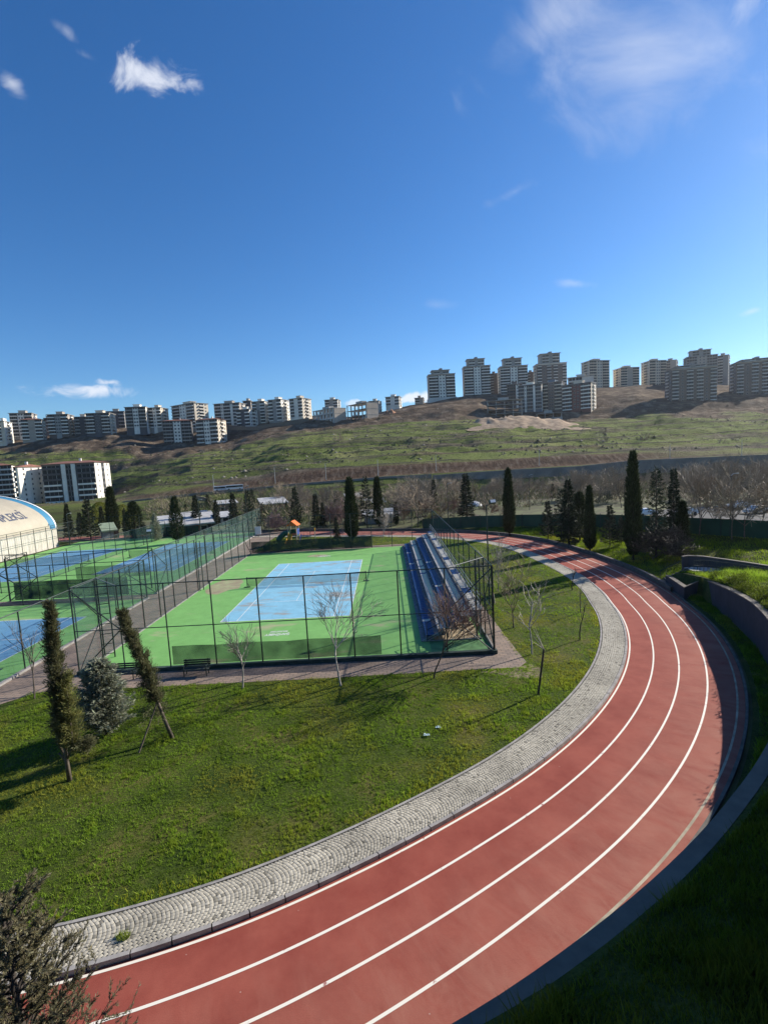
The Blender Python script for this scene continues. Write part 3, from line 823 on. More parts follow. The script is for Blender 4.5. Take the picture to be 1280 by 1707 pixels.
# lattice masts in the fence lines
def lattice(label, x, y, rz, h, wid=.55):
    t = thing('lattice_mast', label, 'mast', (x, y, .12), rz, 'lattice masts in the fence lines')
    for s in (-1, 1):
        mb = MB(); mb.tube([(s*wid/2, 0, 0), (s*wid/2, 0, h)], .05, 6); mb.build('upright', M_STEEL, t)
    z = .3
    while z < h:
        mb = MB(); mb.tube([(-wid/2, 0, z), (wid/2, 0, z)], .03, 5); mb.build('rung', M_STEEL, t); z += .72
    return t
lattice('ladder-like lattice mast by the leaning cypress at the lane', -5.6, -6.8, .3, 5.7, .75)
lattice('ladder-like lattice mast halfway along the paved lane fence', -5.7, 11.6, 1.2, 5.3)
lattice('ladder-like lattice mast behind the near end of the seats', 20.6, -6.4, 1.0, 5.6, .7)
# floodlight poles
M_LAMP = mat('lamp_glass', (.65, .66, .66), .3, .05, 3)
def flood(label, x, y, h, double=True, arm=0.5, z=.1, group=None):
    t = thing('floodlight_pole', label, 'light pole', (x, y, z), 0, group)
    mb = MB(); mb.tube([(0, 0, 0), (0, 0, h)], [.075, .05], 8); mb.build('pole', M_STEEL, t)
    for s in ((-1, 1) if double else (1,)):
        mb = MB(); mb.tube([(0, 0, h-.1), (s*arm, 0, h+.15)], .03, 5); a = mb.build('arm', M_STEEL, t)
        mb = MB(); mb.box(-.28, .28, -.12, .12, -.16, .16); mb.mat(1).box(-.24, .24, -.135, -.121, -.13, .13)
        mb.build('lamp_head', [M_STEEL, M_LAMP], t, loc=(s*arm, -.05, h+.25), rot=(-.5, 0, s*.35))
    return t
flood('floodlight pole with white and dark lamps beside the cream hall', -26.4, 9.9, 5.6, True, .35)
flood('floodlight pole with one bent arm over the blue court fence', -12.2, 14.0, 6.2, False, .35)
flood('slender dark lamp pole on the lawn right of the seats', 22.9, 1.2, 8.6, False, .5)

# ---- tennis nets
M_TNET = netmat('tennis_netting', (.02, .03, .03), .38)
def tennis_net(label, x0, y0):
    t = thing('tennis_net', label, 'tennis net', (x0+5.485, y0+11.885, ZL), 0)
    for s in (-1, 1):
        mb = MB(); mb.tube([(0, 0, 0), (0, 0, 1.1)], .045, 8); mb.box(-.3, .3, -.12, .12, 0, .04); mb.beam((0, -.02, .5), (s*-.28, 0, .03), .04)
        mb.build('net_post', M_STEEL, t, loc=(s*6.4, 0, 0))
    n = 24; rows = [[(-6.36+12.72*i/n, 0, z*(1.04-.13*(1-(2*i/n-1)**2))) for i in range(n+1)] for z in (.04, .5, 1.)]
    mb = MB(); mb.loft(rows); mb.build('netting', M_TNET, t)
    mb = MB(); mb.tube([(-6.36+12.72*i/n, 0, 1.04-.13*(1-(2*i/n-1)**2)) for i in range(n+1)], .022, 5); mb.build('head_cord', M_STEEL, t)
    return t
tennis_net('dark tennis net across the pale blue court', 0, 0)
tennis_net('tennis net on the blue court beside the lane', -24.5, 23.2)
tennis_net('tennis net on the blue court nearest the cream hall', -42.6, 21.6)
tennis_net('tennis net on the nearest left blue court', -24.5, -19.9)

# ================================================================== BLEACHER
M_SEATB = mat('blue_seat_plastic', (.05, .14, .36), .45, .10, 2, spec=.4)
M_SEATW = mat('white_seat_plastic', (.90, .87, .80), .45, .03, 2, spec=.4)
M_TREAD = mat('grey_steel_tread', (.20, .195, .19), .7, .2, 3)
M_FRAME = mat('pale_steel_frame', (.40, .40, .39), .5, .15, 4, metal=.2)
for m_ in (M_SEATB, M_SEATW):
    nt_ = m_.node_tree; b_n = nt_.nodes['Principled BSDF']; tr_ = nt_.nodes.new('ShaderNodeBsdfTranslucent'); mx_ = nt_.nodes.new('ShaderNodeMixShader'); mx_.inputs[0].default_value = .5
    nt_.links.new(b_n.inputs['Base Color'].links[0].from_socket, tr_.inputs['Color']); nt_.links.new(b_n.outputs[0], mx_.inputs[1]); nt_.links.new(tr_.outputs[0], mx_.inputs[2]); nt_.links.new(mx_.outputs[0], nt_.nodes['Material Output'].inputs['Surface'])
def seat_mesh(m):
    mb = MB(); prof = [(-.09, -.01, .45), (-.07, .0, .46), (.10, .0, .47), (.32, .0, .46), (.42, .02, .44), (.47, .06, .43), (.51, .12, .41), (.515, .13, .38)]
    out = [[(x, y*w, z) for y in (-.5, -.3, 0, .3, .5)] for x, z, w in prof]
    rows = [[(p[0], p[1], p[2]+(.03 if abs(j-2) == 2 and i < 5 else 0)) for j, p in enumerate(r)] for i, r in enumerate(out)]
    mb.loft(rows)
    mb.box(.05, .25, -.12, .12, -.10, -.01)
    return mb.mesh('seat', m)
SB, SW = seat_mesh(M_SEATB), seat_mesh(M_SEATW)
def bleacher():
    y0, y1 = -6.9, 32.0
    t = thing('bleacher', 'long five row stand of blue and white plastic seats beside the court', 'bleacher', (16.5, y0, .12), 0)
    Ln = y1-y0; rows = [(.35+.86*k, .42+.41*k) for k in range(5)]
    seats = []
    for k, (x, z) in enumerate(rows):
        mb = MB(); mb.box(x-.42, x+.44, 0, Ln, z-.16-.28, z-.16-.22); mb.build('tread', M_TREAD, t)
        mb = MB(); mb.box(x-.05, x+.32, 0, Ln, z-.15, z-.09); mb.build('seat_beam', M_TREAD, t)
        n = int(Ln/.5)
        for i in range(n):
            y = .3+i*.5
            blue = k in (0, 2)
            if k == 4: blue = (i % 13) in (9, 10, 11) or 22 < i < 26
            elif i % 7 == 6: blue = (random.random() < .2) if not blue else (random.random() > .5 and True)
            seats.append((y, k, x, z, blue))
    seats.sort(key=lambda s: s[0]+.4*(4-s[1]))
    for y, k, x, z, blue in seats[:100]:
        o = link('seat', SB if blue else SW, t); o.location = (x, y, z)
    rest = {True: MB(), False: MB()}
    for y, k, x, z, blue in seats[100:]:
        me = SB if blue else SW; m = rest[blue]
        m.add([(v.co.x+x, v.co.y+y, v.co.z+z) for v in me.vertices], [tuple(p.vertices) for p in me.polygons])
    mb = MB()
    for bl in (True, False):
        mb.cur = 0 if bl else 1; mb.add(rest[bl].v, rest[bl].f)
    kind(mb.build('seat', [M_SEATB, M_SEATW], t), 'stuff')
    for i in range(14):
        y = Ln*i/13; mb = MB()
        mb.beam((0, y, .05), (4.2, y, .05), .06); mb.beam((.1, y, .1), (4.0, y, 1.9), .06); mb.beam((4.1, y, 0), (4.1, y, 2.9), .06)
        for x, z in rows: mb.beam((x, y, .05), (x, y, z-.1), .05)
        if i == 0: mb.beam((.4, y, .05), (2.2, y, 1.0), .04); mb.beam((2.1, y, .05), (4.0, y, 1.8), .04); mb.beam((2.1, y, 1.0), (4.0, y, .1), .04)
        mb.build('support_frame', M_FRAME, t)
    mb = MB()
    for z in (2.75, 3.1): mb.tube([(4.15, 0, z), (4.15, Ln, z)], .03, 5)
    mb.build('back_rail', M_FRAME, t)
    mb = MB()
    for a, b_ in ((0, 1), (1, 2), (2, 3), (3, 4)):
        for dz in (.45, .95): mb.tube([(rows[a][0], -.12, rows[a][1]+dz), (rows[b_][0], -.12, rows[b_][1]+dz)], .025, 5)
    for x, z in rows: mb.tube([(x, -.12, z-.4), (x, -.12, z+.95)], .025, 5)
    mb.build('side_railing', M_STEEL, t)
bleacher()
flat('bare_earth', rect(17.0, 20.9, -9.0, -6.9), ZB, mat('green_carpet', (.12, .26, .10), .9, .2, 1.5))
flat('bare_earth', rect(17.4, 20.6, -6.9, -3.0), ZB+.003, mat('tan_sand', (.5, .4, .27), .9, .15, 2))

# ================================================================== BENCHES
M_BENCH = mat('bench_dark_wood', (.04, .05, .045), .6, .25, 6, stretch=(1, 6, 6))
def bench(label, x, y, rz=0.):
    t = thing('park_bench', label, 'bench', (x, y, Z0), rz, 'dark benches by the near fence')
    mb = MB()
    for k in range(4): mb.box(-.85, .85, -.42+k*.115, -.32+k*.115, .42, .455)
    mb.build('seat', M_BENCH, t)
    mb = MB()
    for k in range(3): mb.box(-.85, .85, .06+k*.02, .09+k*.02, .56+k*.13, .66+k*.13)
    mb.build('backrest', M_BENCH, t)
    for s in (-.7, .7):
        mb = MB(); mb.beam((s, -.38, 0), (s, -.38, .42), .05); mb.beam((s, .02, 0), (s, .12, .95), .05); mb.beam((s, -.4, .40), (s, .06, .40), .05); mb.beam((s, -.4, .62), (s, .08, .62), .045); mb.beam((s, -.38, .42), (s, -.38, .62), .045)
        mb.build('leg', M_STEEL, t)
bench('dark slatted bench behind the leaning cypress', -2.6, -10.4)
bench('dark slatted bench in front of the windscreen on the near fence', 2.0, -10.4)

# ================================================================== PLAYGROUND
M_YEL = mat('yellow_plastic', (.70, .36, .02), .4, .08, 3); M_ORA = mat('orange_plastic', (.75, .17, .02), .45, .08, 3)
M_PGR = mat('green_plastic', (.02, .11, .06), .45, .1, 3); M_PBL = mat('blue_plastic', (.05, .09, .30), .45, .1, 3)
M_POST = mat('cream_post', (.62, .52, .36), .5, .1, 3)
def playset():
    p = on_plane(491, 905, .1)
    t = thing('play_tower', 'play tower with orange roof and yellow slide beyond the far fence', 'playset', (p[0], p[1], .1), -.12)
    for x in (-.7, .7):
        for y in (-.7, .7):
            mb = MB(); mb.tube([(x, y, 0), (x, y, 3.1)], .07, 8); mb.build('post', M_POST, t)
    mb = MB(); mb.box(-.75, .75, -.75, .75, 1.25, 1.35); mb.build('platform', M_PGR, t)
    mb = MB(); mb.add([(-.95, -1, 2.95), (.95, -1, 2.95), (.95, 1, 2.95), (-.95, 1, 2.95), (-.0, -1, 3.75), (0, 1, 3.75)], [(0, 4, 5, 3), (1, 2, 5, 4), (0, 1, 4), (2, 3, 5), (0, 3, 2, 1)]); mb.build('roof', M_ORA, t)
    mb = MB(); n = 9; rows = []
    for i in range(n):
        s = i/(n-1); y = -.75-2.2*s; z = 1.35*(1-s)**1.15+.28
        rows.append([(-.36, y, z+.22), (-.30, y, z), (.30, y, z), (.36, y, z+.22)])
    mb.loft(rows); mb.loft([[(x*1.06, y, z-.05) for x, y, z in r] for r in rows][::-1]); mb.build('slide', M_YEL, t, loc=(-.25, 0, 0))
    mb = MB(); mb.box(-.78, -.72, -.65, .65, 1.4, 2.1); mb.box(-.65, .65, .72, .78, 1.4, 2.2); mb.build('side_panel', M_PGR, t)
    mb = MB(); mb.box(.72, .78, -.65, .65, 1.4, 2.4); mb.build('side_panel', M_PBL, t)
    mb = MB(); mb.tube([(-.8, 0, 1.7), (-1.6, 0, 1.6), (-2.2, -.3, 1.1), (-2.5, -.7, .55)], [.45, .45, .45, .45], 12, cap=False); mb.build('tube_slide', M_PGR, t)
    mb = MB(); mb.tube([(.85, .3, .0), (1.2, .3, 1.4)], .05, 6); mb.tube([(.85, -.3, .0), (1.2, -.3, 1.4)], .05, 6)
    for k in range(5): mb.tube([(.9+.06*k, -.3, .25*k+.2), (.9+.06*k, .3, .25*k+.2)], .03, 5)
    mb.build('ladder', M_PBL, t)
playset()
def swing():
    a = on_plane(495, 905, .1); b_ = on_plane(526, 903.5, .1)
    t = thing('swing_frame', 'swing frame on cream posts with yellow tops', 'swing', (a[0], a[1], .1), 0)
    d = Vector((b_[0]-a[0], b_[1]-a[1], 0))
    for q in (Vector((0, 0, 0)), d):
        mb = MB(); mb.tube([q, q+Vector((0, 0, 2.0))], .06, 8); mb.build('post', M_POST, t)
        mb = MB(); mb.tube([q+Vector((0, 0, 1.9)), q+Vector((0, 0, 2.35))], .10, 8); mb.build('post_cap', M_YEL, t)
    mb = MB(); mb.tube([(0, 0, 2.0), d+Vector((0, 0, 2.0))], .04, 6); mb.build('crossbar', M_STEEL, t)
    for f in (.33, .67):
        mb = MB(); c = d*f
        for s in (-.22, .22): mb.tube([c+Vector((s, 0, 2.)), c+Vector((s, 0, .5))], .015, 4)
        mb.box(c.x-.25, c.x+.25, c.y-.12, c.y+.12, .45, .50); mb.build('swing_seat', M_STEEL, t)
swing()
# ---- litter on the lawn
M_LIT = mat('pale_paper', (.55, .68, .66), .6, .1, 8)
def litter(label, px, py, s, seed):
    p = on_plane(px, py, .16); rg = random.Random(seed); mb = MB(); n = 6
    rows = [[(s*(i/n-.5)+rg.uniform(-.03, .03), s*.7*(j/n-.5)+rg.uniform(-.03, .03), .05+.05*rg.random()) for i in range(n+1)] for j in range(n+1)]
    mb.loft(rows); o = mb.build('paper_scrap', M_LIT, loc=(p[0], p[1], .10)); tag(o, label, 'litter')
litter('pale blue paper scrap on the lawn, the right one', 730, 1212, .24, 1)
litter('pale green paper scrap on the lawn, the left one', 711, 1225, .26, 2)

# ================================================================== SPORTS HALL
M_ROOF = mat('cream_membrane', (.40, .355, .27), .6, .05, .5); M_BAND = mat('blue_band', (.045, .19, .31), .5, .06, 1); M_WHITE = mat('white_trim', (.75, .75, .73), .5, .05, 2)
M_HALLW = mat('cream_cladding', (.53, .49, .42), .6, .08, .8, 0, col2=(.60, .56, .49)); M_LETT = mat('grey_blue_letters', (.075, .085, .125), .6, .05, 2)
HX, HY0, HY1, EAVE, RISE, HALF = -47.4, 6., 52.2, 3.6, 7.0, 16.
def hall_pt(y, t): return (HX-HALF*(1-math.cos(t)), y, EAVE+RISE*math.sin(t))
def hall():
    t = thing('sports_hall', 'cream arched sports hall with blue roof edge at the left', 'sports hall', (HX, HY1, 0), 0)
    rel = lambda p: (p[0]-HX, p[1]-HY1, p[2])
    ts = np.linspace(0, PI, 41)
    mb = MB(); mb.loft([[rel(hall_pt(y, a)) for a in ts] for y in (HY0, HY1-1.9)]); mb.build('roof', M_ROOF, t, smooth=True)
    mb = MB(); mb.loft([[rel(hall_pt(y, a)) for a in ts] for y in (HY1-1.9, HY1-.35)]); mb.build('roof_band', M_BAND, t, smooth=True)
    mb = MB(); up = lambda p, e: (p[0]+HX*0, p[1], p[2]+e)
    rows = [[up(rel(hall_pt(y, a)), e) for a in ts] for y, e in ((HY1-.35, 0), (HY1-.35, .10), (HY1, .10), (HY1, -.2))]
    mb.loft(rows); mb.build('roof_trim', M_WHITE, t)
    mb = MB(); mb.add([rel(hall_pt(HY1-.1, a)) for a in ts]+[(-2*HALF, -.1, 0), (0, -.1, 0)], [tuple(range(len(ts)+2))]); mb.build('end_wall', M_HALLW, t)
    # corrugated side wall
    n = int((HY1-HY0)/.25); pts = []
    for i in range(n+1): pts.append((.02+(.05 if i % 2 else 0), HY0-HY1+.25*i))
    mb = MB(); mb.loft([[(x, y, z) for x, y in pts] for z in (0., EAVE)]); mb.build('side_wall', M_HALLW, t)
    mb = MB(); mb.box(-.05, .18, HY0-HY1, 0, EAVE-.12, EAVE+.02); mb.build('gutter', mat('gutter_grey', (.33, .32, .29), .6), t)
    # lettering bent onto the roof: runs along the hall, tops towards the ridge
    me = text_mesh('KOMPLEKSİ', 2.5, M_LETT, .0, 'RIGHT')
    import bmesh
    bm = bmesh.new(); bm.from_mesh(me); bmesh.ops.subdivide_edges(bm, edges=[e for e in bm.edges if e.calc_length() > .4], cuts=3); bm.to_mesh(me); bm.free()
    y_end, t_mid = HALL_TEXT
    arc = lambda tt: math.hypot(HALF*math.sin(tt), RISE*math.cos(tt))
    for v in me.vertices:
        tt = t_mid+v.co.y/arc(t_mid)
        p = rel(hall_pt(y_end+v.co.x*.72, tt)); nx, nz = RISE*math.cos(tt), HALF*math.sin(tt); l = math.hypot(nx, nz)
        v.co = (p[0]+.03*nx/l, p[1], p[2]+.03*nz/l)
    o = link('lettering', me, t)
HALL_TEXT = (46.6, .455)
hall()

# ================================================================== WALLS, STAIR AND RAMP ON THE RIGHT
M_WALL = mat('dark_grey_render', (.040, .050, .064), .8, .12, 1.2, .1, 20); M_COPE = mat('concrete_coping', (.15, .13, .105), .8, .12, 1.5, .2, 25)
wa = np.concatenate([np.arange(-104, -12.5, 1.), [-12.5]])
wr = lambda a: WALL_R+.14*min(1, max(0, (-52-a)/12.))
wpts = [(CX+wr(a)*math.cos(R(a)), CY+wr(a)*math.sin(R(a)), float(wall_h(a))) for a in wa]
wpts += [(40.75, .45, 1.55), (38.85, -.05, 1.05), (39.9, 4.6, .95)]
def wall_run(t, pts, thick, base, cope=True, side=1):
    P = [Vector((p[0], p[1], 0)) for p in pts]; n = len(P); inn = []; out = []
    for i in range(n):
        a = (P[i]-P[i-1]).normalized() if i else (P[1]-P[0]).normalized(); b_ = (P[i+1]-P[i]).normalized() if i < n-1 else a
        na = Vector((a.y, -a.x, 0)); nb = Vector((b_.y, -b_.x, 0)); m_ = (na+nb); m_ = m_/max(.35, m_.length)*1.; k = 1/max(.45, m_.normalized().dot(na)); m_ = m_.normalized()*k
        inn.append(P[i]); out.append(P[i]+m_*thick*side)
    zb = (lambda i: base if not hasattr(base, '__len__') else base[i])
    mb = MB(); mb.loft([[(a.x, a.y, zb(i)), (a.x, a.y, pts[i][2]-.08), (b_.x, b_.y, pts[i][2]-.08), (b_.x, b_.y, zb(i))] for i, (a, b_) in enumerate(zip(inn, out))], closed=True)
    mb.add([(inn[0].x, inn[0].y, zb(0)), (inn[0].x, inn[0].y, pts[0][2]-.08), (out[0].x, out[0].y, pts[0][2]-.08), (out[0].x, out[0].y, zb(0))], [(0, 1, 2, 3)])
    mb.add([(inn[-1].x, inn[-1].y, zb(n-1)), (inn[-1].x, inn[-1].y, pts[-1][2]-.08), (out[-1].x, out[-1].y, pts[-1][2]-.08), (out[-1].x, out[-1].y, zb(n-1))], [(3, 2, 1, 0)])
    mb.build('wall_body', M_WALL, t)
    if cope:
        mb = MB(); rows = []
        for i, (a, b_) in enumerate(zip(inn, out)):
            d = (b_-a).normalized()*.03; a2 = a-d; b2 = b_+d; z = pts[i][2]
            rows.append([(a2.x, a2.y, z-.078), (a2.x, a2.y, z), (b2.x, b2.y, z), (b2.x, b2.y, z-.078)])
        mb.loft(rows, closed=True); mb.add([rows[0][k] for k in range(4)], [(0, 1, 2, 3)]); mb.add([rows[-1][k] for k in range(4)], [(3, 2, 1, 0)])
        mb.build('coping', M_COPE, t)
t = thing('retaining_wall', 'dark curved retaining wall with pale coping outside the track', 'wall', (0, 0, 0))
wall_run(t, wpts, .34, -.05)
t = thing('retaining_wall', 'dark upper wall behind the ramp handrail on the right', 'wall', (0, 0, 0))
w2 = [(41.9, 5.3, 2.45), (42.4, 5.35, 2.5), (43.4, 4.75, 2.5), (44.4, 3.45, 2.45), (45.4, 1.9, 2.4), (46.5, .0, 2.35), (48., -3., 2.4), (50., -8., 2.6), (51, -12, 2.8)]
wall_run(t, w2, .22, .3, side=-1)
# ramp between them
rp = catmull([(41.6, 3.9), (42.8, 3.8), (43.7, 2.8), (44.6, 1.4), (45.6, -.4), (47.1, -3.4), (49., -8.3)], 6)
mb = MB(); rows = []
for i in range(len(rp)):
    d = rp[min(i+1, len(rp)-1)]-rp[max(i-1, 0)]; d /= np.linalg.norm(d); nn = np.array([-d[1], d[0]])
    a = rp[i]-nn*.75; b_ = rp[i]+nn*.78; rows.append([(a[0], a[1], .5), (a[0], a[1], 1.55), (b_[0], b_[1], 1.55), (b_[0], b_[1], .5)])
mb.loft(rows); kind(mb.build('ramp', mat('ramp_concrete', (.38, .37, .35), .85, .15, 1.5, .2, 20)), 'structure')
t = thing('handrail', 'thin dark handrail along the ramp', 'handrail', (0, 0, 0))
hp = [np.array(r[1]) for r in rows]
mb = MB(); mb.tube([Vector(p)+Vector((0, 0, .95)) for p in hp], .03, 6); mb.build('rail', M_STEEL, t)
mb = MB(); mb.tube([Vector(p)+Vector((0, 0, .5)) for p in hp], .015, 5); mb.build('rail', M_STEEL, t)
for k in range(0, len(hp), 3):
    mb = MB(); mb.tube([Vector(hp[k])+Vector((0, 0, -.3)), Vector(hp[k])+Vector((0, 0, .95))], .025, 5); mb.build('post', M_STEEL, t)
# stair
t = thing('stairway', 'short concrete stair rising from the track edge', 'stairs', (39.95, 5.0, 0), R(-8))
for k in range(7):
    mb = MB(); mb.box(k*.36, k*.36+.42, -1.0, 1.1, -.1, .17*(k+1)); mb.build('step', M_COPE, t)
for y in (-1.1, 1.15):
    mb = MB(); mb.tube([(.1, y, 1.0), (2.4, y, 2.1)], .03, 6); mb.tube([(.1, y, 0), (.1, y, 1.)], .025, 5); mb.tube([(2.4, y, .8), (2.4, y, 2.1)], .025, 5); mb.build('handrail', M_STEEL, t)
# broken white pipe at the foot of the wall
a_ = R(-44.5); p = (CX+42.95*math.cos(a_), CY+42.95*math.sin(a_), 0); mb = MB(); mb.tube([(0, 0, 0), (.02, .03, .55), (.05, .06, .72), (.11, .13, .74)], .028, 6)
tag(mb.build('drain_pipe', M_WHITE, loc=(p[0], p[1], 0)), 'short bent white pipe at the foot of the retaining wall', 'pipe')
# the club building behind the camera's right shoulder, unseen, added to cast shadow on the bank
M_CASTER = mat('caster_render', (.45, .43, .40), .8, .1, 1)
def caster():
    t = thing('caster_building', 'plain unseen club building behind the right bank', 'building', (42, -15.9, 0), 0)
    poly = [(0, 0), (-12.2, -29.6), (4, -36), (20, -30), (24, -8), (12, -4)]
    mb = MB(); mb.prism(poly, 0, 23); mb.build('wall', M_CASTER, t)
    mb = MB(); mb.prism([(x*1.01, y*1.01) for x, y in poly], 23.003, 23.3); mb.build('roof', M_COPE, t)
    for k in range(4):
        for j in range(3):
            f = (k+.6)/4.4; x = -12.2*f; y = -29.6*f; mb = MB(); mb.box(-.06, .02, -1.4, 1.4, 0, 2.0)
            mb.build('window', mat('dark_window', (.03, .035, .04), .2), t, loc=(x, y, 5+3.6*j), rot=(0, 0, R(-22.4)))
caster()
# ================================================================== FAR GROUND AND HILL
PXK = np.array([-900, -300, 0, 100, 200, 260, 320, 400, 480, 560, 640, 720, 800, 880, 960, 1040, 1120, 1200, 1280, 1500, 2200], float)
def K(d): 
    k = sorted(d); return lambda px: np.interp(px, k, [d[i] for i in k])
def zof(px, D, py): return 13-.04+D*(766-.055*(px-640)-py)/FPX*.995
LEVELS = [
    (118, 'z', K({0: -.35, 400: -.6, 640: -1.0})), (140, 'z', K({0: -.3, 400: -1.2, 640: -1.8})), (165, 'z', K({0: -.4, 300: -1.5, 500: -3.5, 1280: -4.2})),
    (205, 'z', K({0: -.6, 300: -1.5, 500: -3.5, 640: -4.5, 1280: -5})),
    (226, 'y', K({-300: 850, 0: 848, 200: 838, 320: 826, 430: 815, 480: 810, 640: 797, 800: 797, 960: 791, 1120: 785, 1280: 781, 1700: 768})),
    (229, 'y', K({-300: 850, 0: 848, 200: 837, 320: 823, 430: 813, 480: 808, 640: 794, 800: 785, 960: 776, 1120: 765, 1280: 758, 1700: 745})),
    (236, 'y', K({-300: 849, 0: 847, 200: 836, 320: 822, 430: 811, 480: 806, 640: 792, 800: 783, 960: 774, 1120: 762, 1280: 756, 1700: 742})),
    (243, 'y', K({-300: 848, 0: 846, 200: 832, 320: 815, 430: 801, 480: 792, 535: 785, 580: 781, 640: 777, 800: 769, 960: 759, 1120: 755, 1280: 753, 1700: 740})),
    (318, 'y', K({-300: 842, 0: 838, 100: 836, 190: 826, 260: 792, 320: 776, 400: 769, 480: 750, 640: 739, 800: 727, 1000: 727, 1280: 719, 1700: 705})),
    (440, 'y', K({-300: 752, 0: 746, 130: 737, 200: 736, 260: 742, 380: 739, 450: 722, 520: 713, 640: 704, 700: 701, 760: 694, 840: 700, 960: 700, 1020: 699, 1100: 686, 1280: 682, 1700: 668})),
    (452, 'y', K({-300: 745, 0: 740, 60: 735, 130: 729, 200: 725, 260: 740, 380: 737, 450: 715, 520: 703, 640: 699, 700: 690, 760: 681, 840: 694, 960: 690, 1020: 688, 1100: 677, 1280: 668, 1700: 655})),
    (490, 'y', K({-300: 738, 0: 734, 60: 732, 130: 724, 200: 715, 280: 711, 330: 711, 400: 711, 440: 707, 520: 697, 600: 701, 640: 692, 700: 678, 760: 671, 800: 668, 860: 684, 960: 682, 1000: 668, 1060: 658, 1110: 664, 1200: 664, 1280: 657, 1700: 640})),
    (560, 'y', K({-300: 735, 0: 731, 130: 722, 200: 713, 400: 709, 520: 694, 600: 697, 640: 688, 690: 677, 760: 665, 800: 659, 860: 657, 960: 654, 1000: 648, 1060: 645, 1110: 642, 1280: 645, 1700: 630})),
    (640, 'y', K({-300: 735, 0: 730, 130: 722, 200: 713, 400: 709, 520: 694, 600: 697, 640: 688, 690: 677, 760: 667, 860: 660, 1000: 652, 1280: 648, 1700: 634})),
    (900, 'z', K({0: 55, 640: 80, 1280: 100})), (1150, 'z', K({0: 20})),
]
LD = np.array([l[0] for l in LEVELS], float)
def lev_z(px):
    px = np.asarray(px, float); out = []
    for D, t, f in LEVELS:
        out.append(f(px) if t == 'z' else zof(px, D, f(px)))
    return np.array(out)
def zfar(px, D):
    if D < 118: return 0.
    return float(np.interp(D, LD, lev_z(np.array([px]))[:, 0]))
def far_xy(px, D):
    p = at_depth(px, 766-.055*(px-640), D); return p[0], p[1]
def far_pt(px, D, dz=0.):
    x, y = far_xy(px, D); return np.array([x, y, zfar(px, D)+dz])
def hill_material():
    m, nt, b = newmat('hillside'); N = nt.nodes; L = nt.links
    tc = N.new('ShaderNodeTexCoord'); o = tc.outputs['Object']
    def noise(sc, st, det=7, ro=.65, loc=(0, 0, 0)):
        mp = N.new('ShaderNodeMapping'); mp.inputs['Scale'].default_value = st; mp.inputs['Location'].default_value = loc; L.new(o, mp.inputs['Vector'])
        n = N.new('ShaderNodeTexNoise'); n.inputs['Scale'].default_value = sc; n.inputs['Detail'].default_value = det; n.inputs['Roughness'].default_value = ro; L.new(mp.outputs[0], n.inputs['Vector']); return n.outputs['Fac']
    def ramp(src, *st):
        r = N.new('ShaderNodeValToRGB'); e = r.color_ramp.elements
        e[0].position, e[0].color = st[0][0], (*st[0][1], 1); e[1].position, e[1].color = st[-1][0], (*st[-1][1], 1)
        for p, c in st[1:-1]: q = e.new(p); q.color = (*c, 1)
        L.new(src, r.inputs['Fac']); return r.outputs[0]
    def mix(f, a, b_, bt='MIX'):
        n = N.new('ShaderNodeMix'); n.data_type = 'RGBA'; n.blend_type = bt
        if isinstance(f, (int, float)): n.inputs[0].default_value = f
        else: L.new(f, n.inputs[0])
        L.new(a, n.inputs[6]); L.new(b_, n.inputs[7]); return n.outputs[2]
    green = ramp(noise(.02, (1, 1, 1)), (.3, (.085, .105, .032)), (.5, (.155, .19, .052)), (.7, (.23, .235, .09)))
    rock = ramp(noise(.09, (1, 1.6, 2)), (.3, (.055, .048, .036)), (.55, (.14, .115, .085)), (.75, (.28, .235, .175)))
    bands = ramp(noise(.022, (.45, 2.2, 4.0), 9, .7), (.50, (0, 0, 0)), (.60, (1, 1, 1)))
    c = mix(bands, green, rock)
    wv = N.new('ShaderNodeTexWave'); wv.wave_type = 'BANDS'; wv.bands_direction = 'Z'; wv.inputs['Scale'].default_value = .075; wv.inputs['Distortion'].default_value = 5.; wv.inputs['Detail'].default_value = 4; wv.inputs['Detail Scale'].default_value = .25; wv.inputs['Detail Roughness'].default_value = .7
    L.new(o, wv.inputs['Vector'])
    ter = ramp(wv.outputs['Fac'], (.90, (0, 0, 0)), (.97, (.85, .85, .85)))
    drk = ramp(noise(.4, (1, 1, 1)), (.35, (.035, .032, .022)), (.65, (.12, .105, .08)))
    c = mix(ter, c, drk)
    spots = ramp(noise(.35, (1, 1, 1), 4, .6), (.60, (0, 0, 0)), (.68, (.85, .85, .85)))
    scrub = ramp(noise(.5, (1, 1, 1)), (.3, (.03, .032, .018)), (.7, (.07, .065, .035)))
    c = mix(spots, c, scrub)
    at = N.new('ShaderNodeAttribute'); at.attribute_name = 'Col'
    sp = N.new('ShaderNodeSeparateColor'); L.new(at.outputs['Color'], sp.inputs[0])
    bank = ramp(noise(.25, (2.2, .6, .5), 8, .7), (.3, (.06, .042, .030)), (.5, (.13, .085, .058)), (.7, (.25, .20, .15)))
    c = mix(sp.outputs[0], c, bank)
    rub = ramp(noise(.10, (1, 1, 1.4), 9, .72), (.3, (.05, .037, .027)), (.5, (.13, .095, .068)), (.7, (.34, .27, .19)))
    c = mix(sp.outputs[1], c, rub)
    park = ramp(noise(.05, (1, 1, 1)), (.35, (.06, .055, .03)), (.5, (.08, .10, .032)), (.7, (.11, .15, .04)))
    c = mix(sp.outputs[2], c, park)
    L.new(c, b.inputs['Base Color']); b.inputs['Roughness'].default_value = .95; b.inputs['Specular IOR Level'].default_value = .05
    bp = N.new('ShaderNodeBump'); bp.inputs['Strength'].default_value = 1.; bp.inputs['Distance'].default_value = 2.4
